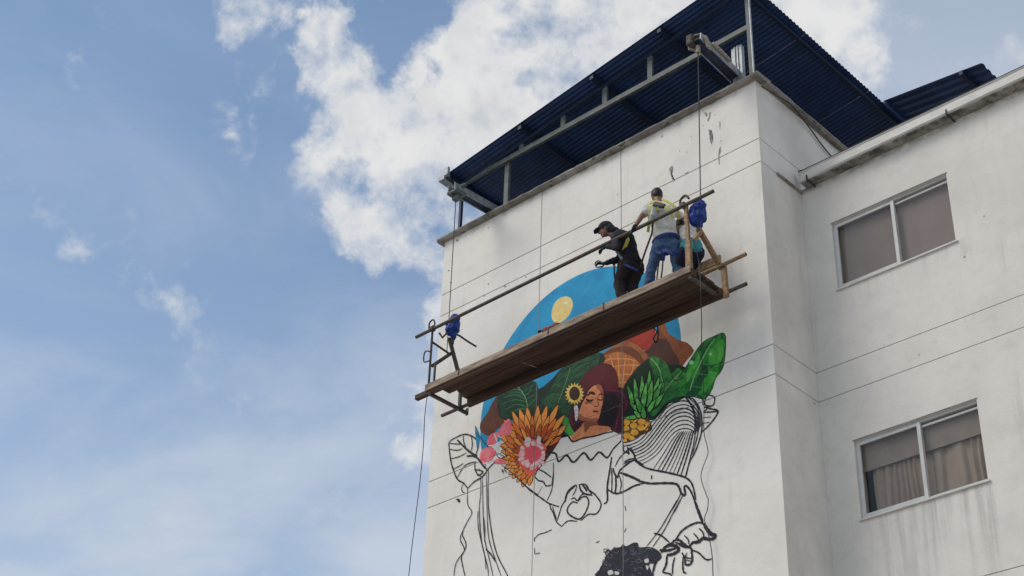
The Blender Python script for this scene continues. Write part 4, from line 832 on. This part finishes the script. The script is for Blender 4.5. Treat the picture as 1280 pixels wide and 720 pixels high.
curl = sheet('dark_curls', [cI.poly(hat, 3)], paint((26, 26, 36), (40, 40, 52), 1.3, 30))
random.seed(9); cl = []
for k in range(46):
    x, y_ = random.uniform(90, 430), random.uniform(530, 720); r = random.uniform(10, 22); a0 = random.uniform(0, 6)
    cl.append(cI.line([(x+r*math.cos(a0+t), y_+r*.7*math.sin(a0+t)) for t in (0, .8, 1.6, 2.4, 3.2)], .8, 3))
tag(sheet('curl_lines', [], paint((58, 58, 68), (88, 88, 96)), curl, cl), kind='stuff')
sheet('curl_gap', [cI.poly(q) for q in ([(112, 690), (140, 680), (150, 705), (120, 715)], [(160, 690), (190, 695), (185, 712), (165, 710)], [(365, 610), (390, 600), (395, 625), (372, 630)], [(375, 650), (395, 655), (385, 680)])], paint((178, 176, 172)), curl)
sheet('curl_outline', [], INK, curl, [cI.line(q, w) for w, q in ((1.6, [(100, 580), (98, 555), (115, 542), (130, 556), (120, 580)]), (1.5, [(40, 730), (60, 670), (88, 620), (100, 580)]))])
sheet('tail_outline', [], INK, None, [cI.line(q, w) for w, q in ((2.0, [(540, 500), (580, 470), (620, 412), (680, 370), (740, 350), (780, 362)]), (4.0, [(775, 358), (800, 400), (830, 432), (862, 436)]), (3.2, [(862, 436), (848, 460), (810, 466), (770, 460), (740, 485), (700, 490), (672, 522)]), (2.4, [(672, 522), (640, 500), (600, 470), (560, 480)]), (1.5, [(742, 390), (770, 420), (775, 455)]), (1.5, [(705, 425), (735, 460), (735, 482)]), (1.4, [(640, 440), (668, 470), (670, 500)]), (1.6, [(575, 490), (620, 500), (660, 520)]),
    (3.6, [(480, 560), (505, 525), (545, 505), (590, 520), (600, 545), (560, 570), (520, 575)]), (2.6, [(470, 540), (520, 545), (580, 530)]), (2.2, [(600, 500), (640, 520), (685, 525), (692, 560), (696, 610), (680, 640), (650, 640), (645, 600), (625, 560)]), (1.4, [(660, 560), (650, 590), (690, 600)]), (1.4, [(655, 610), (690, 620)]), (1.6, [(690, 540), (740, 560), (790, 606), (832, 602)]),
    (2.4, [(520, 580), (515, 640), (490, 695)]), (1.6, [(490, 697), (540, 706), (560, 730)]), (1.6, [(575, 590), (562, 640), (558, 710)]), (1.8, [(635, 580), (630, 640), (636, 692), (655, 700)]), (1.6, [(440, 620), (425, 680), (425, 740)]), (1.8, [(470, 590), (440, 640), (428, 690)]))])
sheet('banana_leaf_outline', [], INK, None, [cG.line(q, w) for w, q in ((1.6, [(80, 92), (95, 75), (150, 50), (190, 58), (220, 85), (217, 120), (206, 150)]), (1.7, [(80, 90), (85, 140), (95, 195), (120, 260), (150, 280), (170, 306)]), (1.7, [(170, 306), (200, 275), (240, 250), (270, 210), (300, 180)]), (1.4, [(120, 256), (150, 205), (180, 186), (212, 180)]), (2.4, [(120, 75), (160, 115), (190, 140), (215, 150)]), (2.4, [(165, 152), (210, 157), (245, 200), (260, 215)]),
    (1.2, [(82, 92), (120, 95), (140, 96)]), (1.2, [(85, 120), (120, 125), (145, 117)]), (1.2, [(90, 165), (130, 155), (165, 136)]), (1.2, [(100, 215), (130, 200), (150, 186)]), (1.2, [(150, 55), (150, 80), (160, 108)]), (1.2, [(188, 60), (192, 100), (185, 132)]), (1.5, [(205, 182), (205, 215), (222, 242), (242, 225), (205, 216)]), (1.2, [(225, 212), (246, 240)]), (1.2, [(212, 242), (240, 250)]),
    (1.3, [(170, 306), (170, 380), (190, 420), (165, 470), (145, 520), (160, 560), (158, 595), (120, 650), (108, 690), (105, 730)]), (1.3, [(150, 500), (135, 545), (155, 595), (140, 630), (148, 680), (160, 730)]), (1.0, [(150, 282), (141, 305), (146, 322), (156, 325)]),
    (1.1, [(232, 255), (232, 330), (225, 400), (230, 500), (240, 580), (265, 680), (268, 730)]), (1.0, [(240, 252), (243, 400), (250, 540), (275, 650), (292, 730)]), (1.0, [(258, 230), (262, 400), (270, 540), (300, 640), (332, 730)]), (1.3, [(268, 220), (268, 380), (285, 520), (310, 620), (350, 700), (364, 730)]), (1.1, [(218, 412), (222, 500), (250, 620), (257, 690)]), (1.7, [(255, 592), (278, 615), (302, 652)]), (1.0, [(246, 440), (252, 500), (250, 560)]), (1.8, [(116, 358), (128, 358), (132, 368), (122, 364)]), (1.8, [(332, 215), (341, 228)]), (1.8, [(345, 217), (354, 228)]))])
sheet('painted_blue_drip', [cG.poly([(205, 6), (222, 40), (228, 70), (216, 118), (210, 80)], 2)], paint((36, 120, 160), (20, 80, 110)))

# ------------------------------------------------------------------ people
M['skin'] = simple('brown_skin', (.235, .12, .075), .55, var=.15, scale=20, bmp=.05)
M['hair'] = simple('black_hair', (.012, .010, .010), .6, scale=60, bmp=.4)
M['black_cloth'] = simple('black_jacket', (.014, .017, .026), .9, var=.3, scale=25, bmp=.5, dist=.01)
M['brown_cloth'] = simple('dark_brown_trousers', (.034, .024, .024), .92, var=.3, scale=22, bmp=.5, dist=.012)
M['white_cloth'] = simple('off_white_shirt', (.66, .64, .59), .92, var=.14, scale=14, bmp=.5, dist=.012)
M['jeans'] = simple('blue_jeans', (.075, .135, .245), .92, scale=9, c2=(.040, .078, .16), bmp=.5, dist=.012)
M['navy_cloth'] = simple('navy_trousers', (.018, .020, .045), .92, scale=20, bmp=.5, dist=.012)
M['teal_cloth'] = simple('turquoise_cloth', (.045, .30, .36), .9, scale=16, var=.35, bmp=.5, dist=.01)
M['yellow'] = simple('yellow_webbing', (.56, .52, .10), .75, scale=30, var=.25)
M['reflect'] = simple('grey_reflective_patch', (.36, .37, .38), .5, scale=20)
M['glove'] = simple('dark_glove', (.014, .016, .024), .85, scale=30)
M['royal'] = simple('royal_blue_webbing', (.016, .042, .19), .75, scale=24, var=.35)
M['shoe'] = simple('dark_shoe', (.02, .02, .022), .7)
M['eye'] = simple('eye', (.02, .015, .012), .3)
V = Vector
def folds(o, strength=.03, scale=.11):
    t = bpy.data.textures.new('cloth_folds', 'CLOUDS'); t.noise_scale = scale; t.noise_depth = 2
    d = o.modifiers.new('folds', 'DISPLACE'); d.texture = t; d.texture_coords = 'LOCAL'; d.strength = strength; d.mid_level = .5
    return o
def hand_parts(mb, wrist, fdir, palm, size=.092, curl=.9, side=1):
    """palm block, four unequal bent fingers and a thumb leaving the side of the palm."""
    wrist = V(wrist); f = V(fdir).normalized(); p = (V(palm)-f*V(palm).dot(f)).normalized(); s = f.cross(p)*side
    k = size/.092; c = wrist+f*.048*k
    mb.loft([(wrist, .026*k, .017*k), (c, .040*k, .016*k), (wrist+f*.088*k, .040*k, .014*k)], s, 12)
    for i, (off, ln) in enumerate(((-.030, .068), (-.010, .078), (.010, .072), (.029, .056))):
        b = wrist+f*.088*k+s*off*k; r = .0088*k; d = f; seg = ln/3*k
        for j in range(3):
            e = b+d*seg; mb.cap(b, e, r, r*.9, 8); b = e; r *= .92
            a = curl; d = (d*math.cos(a)+p*math.sin(a)).normalized()
            p2 = p
    t0 = wrist+f*.03*k-s*.028*k; d = (f*.5-s*.7+p*.4).normalized(); e = t0+d*.038*k; mb.cap(t0, e, .013*k, .011*k, 8)
    d2 = (f*.75-s*.1+p*.6).normalized(); mb.cap(e, e+d2*.032*k, .0105*k, .009*k, 8)
def head_parts(mb, c, fwd, up, s=1.0):
    f = V(fwd).normalized(); u = (V(up)-f*V(up).dot(f)).normalized(); l = u.cross(f); ax = (l, f, u)
    mb.ell(c, (.075*s, .093*s, .105*s), ax, 18); mb.ell(c-u*.055*s+f*.022*s, (.058*s, .062*s, .062*s), ax)
    mb.ell(c+f*.02*s-u*.02*s, (.066*s, .075*s, .08*s), ax)
    mb.cap(c+f*.088*s+u*.012*s, c+f*.108*s-u*.022*s, .009*s, .014*s, 8)            # nose
    mb.cap(c+f*.088*s-u*.058*s-l*.018*s, c+f*.088*s-u*.058*s+l*.018*s, .009*s, .009*s, 8)   # lips
    mb.ell(c+f*.075*s-u*.095*s, (.026*s, .02*s, .018*s), ax, 10)                  # chin
    for q in (-1, 1):
        mb.ell(c+l*q*.076*s-f*.008*s-u*.01*s, (.010*s, .020*s, .031*s), ax, 10)   # ear
        mb.cap(c+f*.084*s+u*.022*s+l*q*.016*s, c+f*.078*s+u*.024*s+l*q*.046*s, .009*s, .008*s, 8)  # brow
    return f, u, l
def eyes(parent, c, f, u, l, s=1.0):
    e = MB()
    for q in (-1, 1): e.ell(c+f*.083*s+u*.004*s+l*q*.031*s, (.012, .008, .007), (l, f, u), 8)
    e.build('eyes', M['eye'], parent, True)
def strap(pts, w, t=.006, nrm=None):
    """flat webbing through pts; nrm = outward direction (single or per point)."""
    P = spline(pts, 5); mb = MB(); m = len(P); vs = []
    for i, p in enumerate(P):
        d = (P[min(i+1, m-1)]-P[max(i-1, 0)]).normalized(); n_ = V(nrm).normalized(); sd = d.cross(n_).normalized(); n_ = sd.cross(d)
        vs += [p-sd*w/2-n_*t, p+sd*w/2-n_*t, p+sd*w/2+n_*t, p-sd*w/2+n_*t]
    fs = [(i*4+k, i*4+(k+1) % 4, (i+1)*4+(k+1) % 4, (i+1)*4+k) for i in range(m-1) for k in range(4)]+[(0, 1, 2, 3), tuple((m-1)*4+k for k in (3, 2, 1, 0))]
    return mb.add(vs, fs)
def shoe(parent, ankle, fwd, floor=DZ):
    f = V((fwd[0], fwd[1], 0)).normalized(); a = V((ankle[0], ankle[1], floor)); mb = MB(); l = V((-f.y, f.x, 0))
    mb.loft([(a-f*.07+V((0, 0, .04)), .036, .038), (a+V((0, 0, .045)), .040, .042), (a+f*.10+V((0, 0, .034)), .046, .032), (a+f*.17+V((0, 0, .026)), .042, .024)], l, 14)
    mb.cap(a+V((0, 0, .05)), a+V((0, 0, .12)), .046, .05); mb.fuse('shoe', M['shoe'], parent, .012, 2)
def person(J, label, top, bottom, gl=(None, None), fwd=(0, 1, 0), hfwd=None, hup=(0, 0, 1), sleeve=1.0, lat=None, foot=(0, 1, 0), hand_f=None, palm=None, sw=1.0, bk=1.0, lw=1.0, hem=-.02):
    root = empty('person', (J['pel'].x, J['pel'].y, DZ), label, 'person', 'workers on the platform')
    F_ = V(fwd).normalized(); L_ = V(lat).normalized() if lat else V((0, 0, 1)).cross(F_).normalized()
    body = MB(); h = J['head']; f, u, l = head_parts(body, h, hfwd or fwd, hup)
    body.cap(J['neck'], h-u*.05-f*.015, .056, .05); body.loft([(J['pel'], .135*sw, .095), (J['pel'].lerp(J['chest'], .5), .125*sw, .085), (J['chest'], .15*sw, .10), (J['neck']-u*.03, .07, .06)], L_)
    for s in ('l', 'r'):
        body.cap(J['sh'+s], J['el'+s], .046, .037); body.cap(J['el'+s], J['wr'+s], .037, .026)
        body.cap(J['hip'+s], J['kn'+s], .072, .050); body.cap(J['kn'+s], J['an'+s], .050, .034)
        if gl[0 if s == 'l' else 1] is None: hand_parts(body, J['wr'+s], hand_f[s], palm[s], .095, .75, -1 if s == 'l' else 1)
    bo = body.fuse('body', M['skin'], root, .009, 2)
    eyes(root, h, f, u, l)
    for s, g_ in zip('lr', gl):
        if g_:
            mb = MB(); hand_parts(mb, J['wr'+s], hand_f[s], palm[s], .102, .95, -1 if s == 'l' else 1); d = (J['wr'+s]-J['el'+s]).normalized(); mb.cap(J['wr'+s]-d*.05, J['wr'+s], .036, .032); mb.fuse('glove', g_, root, .008, 1)
    t = MB(); pm = J['pel'].lerp(J['chest'], .5)
    t.loft([(J['pel']+(J['chest']-J['pel'])*hem, .165*sw, .118*bk), (J['pel'].lerp(J['chest'], .25), .155*sw, .112*bk), (pm, .155*sw, .114*bk), (J['chest'], .178*sw, .126*bk), (J['chest'].lerp(J['neck'], .7), .135*sw, .095), (J['neck']-u*.01, .075, .068)], L_, 24)
    for s in ('l', 'r'):
        t.cap(J['chest'].lerp(J['neck'], .55), J['sh'+s], .085, .066)
        e = J['sh'+s].lerp(J['el'+s], min(1, sleeve)); t.cap(J['sh'+s], e, .066, .058 if sleeve <= 1 else .050)
        if sleeve > 1: t.cap(e, J['el'+s].lerp(J['wr'+s], sleeve-1), .050, .038)
    folds(t.fuse('shirt' if sleeve <= 1 else 'jacket', top, root, .012, 2), .045, .10)
    b = MB(); b.loft([(J['hipl'].lerp(J['hipr'], .5)-V((0, 0, .04)), .15*sw, .115), (J['pel'], .158*sw, .115), (J['pel']+(J['chest']-J['pel'])*.12, .150*sw, .108)], L_, 24)
    for s in ('l', 'r'):
        b.cap(J['hip'+s], J['kn'+s], .098*lw, .074*lw); b.cap(J['kn'+s], J['an'+s]+V((0, 0, .03)), .074*lw, .064*lw)
        k_ = J['kn'+s]; a_ = J['an'+s]
        for q in (.3, .62, .92): c = k_.lerp(a_, q); b.ell(c+V((.012, -.01, 0)), (.067, .066, .03))
    folds(b.fuse('trousers', bottom, root, .012, 2), .038, .09)
    for s in ('l', 'r'): shoe(root, J['an'+s], foot)
    return root, (h, f, u, l)
def hair_cap(parent, h, f, u, l, back=0):
    mb = MB(); mb.ell(h+u*.022-f*.016, (.084, .098, .100), (l, f, u), 18); mb.ell(h-f*.045-u*.02, (.070, .058, .075), (l, f, u), 14); mb.fuse('hair', M['hair'], parent, .012, 2)

# worker in black leaning out over the rail, looking down along the wall
J1 = dict(head=PY(757, 287, -.90), neck=PY(768, 294, -.85), chest=PY(780, 301, -.78), pel=PY(789, 329, -.70))
J1.update(shl=PY(769, 296, -.93), shr=PY(785, 295, -.68), ell=PY(772, 310, -1.04), wrl=PY(759, 308, -1.0), elr=PY(773, 324, -.86), wrr=PY(758, 329, -.98))
p1 = J1['pel']
J1.update(hipl=p1+V((-.02, -.085, -.05)), hipr=p1+V((.03, .075, -.05)), knl=V((p1.x-.16, p1.y-.06, 13.50)), knr=V((p1.x-.07, p1.y+.09, 13.50)), anl=V((p1.x-.10, p1.y-.06, 13.11)), anr=V((p1.x+.02, p1.y+.10, 13.11)))
w1, hd = person(J1, 'worker in black jacket and cap with dark trousers leaning over the handrail', M['black_cloth'], M['brown_cloth'], (M['glove'], M['glove']), (-.93, -.36, 0), (-.80, -.50, -.34), (-.45, -.15, .88), 1.95,
                foot=(-.9, -.3, 0), hand_f={'l': (-.9, -.05, -.12), 'r': (-.80, -.55, .05)}, palm={'l': (0, .5, -.8), 'r': (-.1, .2, -1)}, sw=1.28, bk=1.28, lw=1.16)
h, f, u, l = hd
cm = MB(); cm.ell(h+u*.034-f*.012, (.096, .112, .100), (l, f, u), 18); cm.loft([(h+u*.045+f*.06, .066, .012), (h+u*.040+f*.12, .062, .010), (h+u*.028+f*.165, .045, .008)], l, 14); cm.fuse('cap', M['black_cloth'], w1, .009, 1)
hd2 = MB(); hd2.ell(h-f*.060-u*.045, (.100, .080, .100), (l, f, u), 14); hd2.ell(h-f*.10-u*.11, (.10, .08, .06), (l, f, u), 14); hd2.fuse('hood', M['black_cloth'], w1, .012, 2)
hm = MB(); hm.ell(h-f*.055-u*.028, (.068, .045, .055), (l, f, u), 14); hm.fuse('hair', M['hair'], w1, .012, 1)
cv = V((.70, -.70, -.15))
strap([PY(786, 294, -.86), PY(784, 302, -.90), PY(779, 314, -.90), PY(774, 324, -.86)], .048, .006, cv).build('harness_strap', M['yellow'], w1)
strap([PY(766, 322, -.88), PY(767, 328, -.88), PY(768, 334, -.86)], .034, .006, cv).build('harness_strap', M['yellow'], w1)
strap([PY(769, 306, -.93), PY(772, 316, -.92), PY(778, 324, -.89)], .034, .006, cv).build('harness_strap', M['reflect'], w1)
strap([PY(774, 327, -.85), PY(786, 333, -.87), PY(797, 338, -.80)], .035, .006, cv).build('waist_belt', M['royal'], w1)
strap([PY(768, 334, -.86), PY(768, 345, -.84), PY(771, 357, -.82)], .022, .006, cv).build('tool_strap', M['royal'], w1)
MB().tube(spline([PY(754, 329, -1.07), PY(748, 326, -1.08), PY(744, 329, -1.08), PY(746, 334, -1.07), PY(752, 333, -1.06)], 5), .010, 8).build('karabiner', M['greysteel'], w1)

# worker in pale shirt, back to us
J2 = dict(head=PY(821, 245, -.66), neck=PY(824, 256, -.70), chest=PY(827, 270, -.71), pel=PY(833, 303, -.70))
J2.update(shl=PY(810, 259, -.76), shr=PY(843, 264, -.60), ell=PY(801, 272, -.93), wrl=PY(792, 286, -1.03), elr=PY(853, 272, -.48), wrr=PY(846, 277, -.28))
p2 = J2['pel']
J2.update(hipl=p2+V((-.09, -.05, -.06)), hipr=p2+V((.09, .05, -.06)), knl=V((p2.x-.20, p2.y-.07, 13.52)), knr=V((p2.x+.10, p2.y+.10, 13.50)), anl=V((p2.x-.30, p2.y-.06, 13.11)), anr=V((p2.x+.10, p2.y+.08, 13.11)))
w2, hd = person(J2, 'worker in off-white shirt, jeans and yellow safety harness standing back-on at the rail', M['white_cloth'], M['jeans'], (M['glove'], None), (-.60, .80, 0), (-.66, .66, -.36), (-.25, .25, .93), .62,
                lat=(.80, .60, 0), foot=(-.75, .6, 0), hand_f={'l': (-.75, .25, -.5), 'r': (-.5, .8, 0)}, palm={'l': (.2, .6, -.6), 'r': (-.3, -.2, -.9)}, sw=1.06, hem=.16)
h, f, u, l = hd
hair_cap(w2, h, f, u, l)
bv = V((.66, -.72, -.05))
def on_back(u_, v_, off=.0): return PY(u_, v_, -.70)+bv*(.135+off)
def onb(u_, v_, d_=-.84): return PY(u_, v_, d_)
strap([onb(812, 254), onb(820, 252, -.86), onb(829, 256, -.88), onb(836, 262, -.88), onb(841, 272, -.84)], .038, .006, cv).build('harness_strap', M['yellow'], w2)
strap([onb(812, 258, -.85), onb(817, 264, -.89), onb(822, 260, -.89), onb(828, 254, -.86)], .034, .006, cv).build('harness_strap', M['yellow'], w2)
strap([onb(828, 249, -.80), onb(838, 254, -.84), onb(846, 262, -.82), onb(849, 274, -.76)], .034, .006, cv).build('harness_strap', M['yellow'], w2)
strap([onb(813, 262, -.89), onb(812, 275, -.92), onb(810, 290, -.92)], .040, .006, cv).build('harness_strap', M['yellow'], w2)
MB().loft([(onb(818, 261, -.88), .045, .03), (onb(817, 270, -.91), .055, .035), (onb(815, 278, -.90), .04, .03)], (.7, .7, 0), 12).fuse('back_pad', M['reflect'], w2, .012, 2)
MB().loft([(onb(818, 255, -.88), .04, .018), (onb(830, 258, -.89), .035, .018)], (0, 0, 1), 10).build('strap_patch', M['black'], w2, True)
MB().tube(spline([onb(816, 274, -.93), onb(815, 290, -.97), onb(810, 305, -.97), onb(804, 322, -.95), onb(801, 335, -.90)], 6), .013, 8).build('lanyard', M['black'], w2)
wb = [p2+V((math.cos(a)*.19, math.sin(a)*.145, .02)) for a in (R_(-175), R_(-140), R_(-105), R_(-70), R_(-40), R_(-10), R_(25))]
strap(wb, .05, .008, cv).build('waist_belt', M['royal'], w2)
strap([onb(817, 312, -.85), onb(824, 316, -.88), onb(832, 313, -.90), onb(841, 317, -.86), onb(848, 312, -.78)], .055, .008, cv).build('leg_strap', M['royal'], w2)
strap([onb(830, 306, -.88), onb(829, 318, -.89), onb(828, 326, -.86)], .06, .008, cv).build('seat_strap', M['royal'], w2)
MB().tube(spline([onb(826, 318, -.86), onb(823, 332, -.83), onb(821, 350, -.80)], 5), .010, 8).tube(spline([onb(829, 320, -.86), onb(828, 335, -.82), onb(826, 350, -.80)], 5), .010, 8).build('hanging_straps', M['black'], w2)

# third worker stooping behind, mostly hidden
J3 = dict(head=PY(850, 284, -.36), neck=PY(857, 287, -.42), chest=PY(863, 291, -.47), pel=PY(864, 312, -.55))
J3.update(shl=PY(856, 292, -.50), shr=PY(868, 292, -.38), ell=PY(850, 304, -.45), wrl=PY(845, 314, -.32), elr=PY(866, 306, -.28), wrr=PY(856, 312, -.20))
p3 = J3['pel']
J3.update(hipl=p3+V((-.06, -.06, -.05)), hipr=p3+V((.06, .06, -.05)), knl=V((p3.x-.22, p3.y-.02, 13.42)), knr=V((p3.x-.12, p3.y+.10, 13.42)), anl=V((p3.x-.14, p3.y-.04, 13.11)), anr=V((p3.x-.02, p3.y+.06, 13.11)))
w3, hd = person(J3, 'stooping worker in white top with turquoise waist cloth, half hidden behind the harnessed man', M['white_cloth'], M['navy_cloth'], (None, None), (-.75, .6, -.2), (-.7, .4, -.6), (-.4, .3, .8), .7,
                lat=(.65, .75, 0), foot=(-.8, .5, 0), hand_f={'l': (-.6, .6, -.3), 'r': (-.6, .6, -.3)}, palm={'l': (0, .3, -1), 'r': (0, .3, -1)}, sw=.85)
hair_cap(w3, *hd)
tm = MB(); tm.loft([(p3+V((0, 0, -.05)), .165, .135), (p3+V((-.005, .01, .04)), .160, .13), (p3+V((-.01, .02, .10)), .150, .12)], (.65, .75, 0), 20); tm.fuse('waist_cloth', M['teal_cloth'], w3, .012, 3)
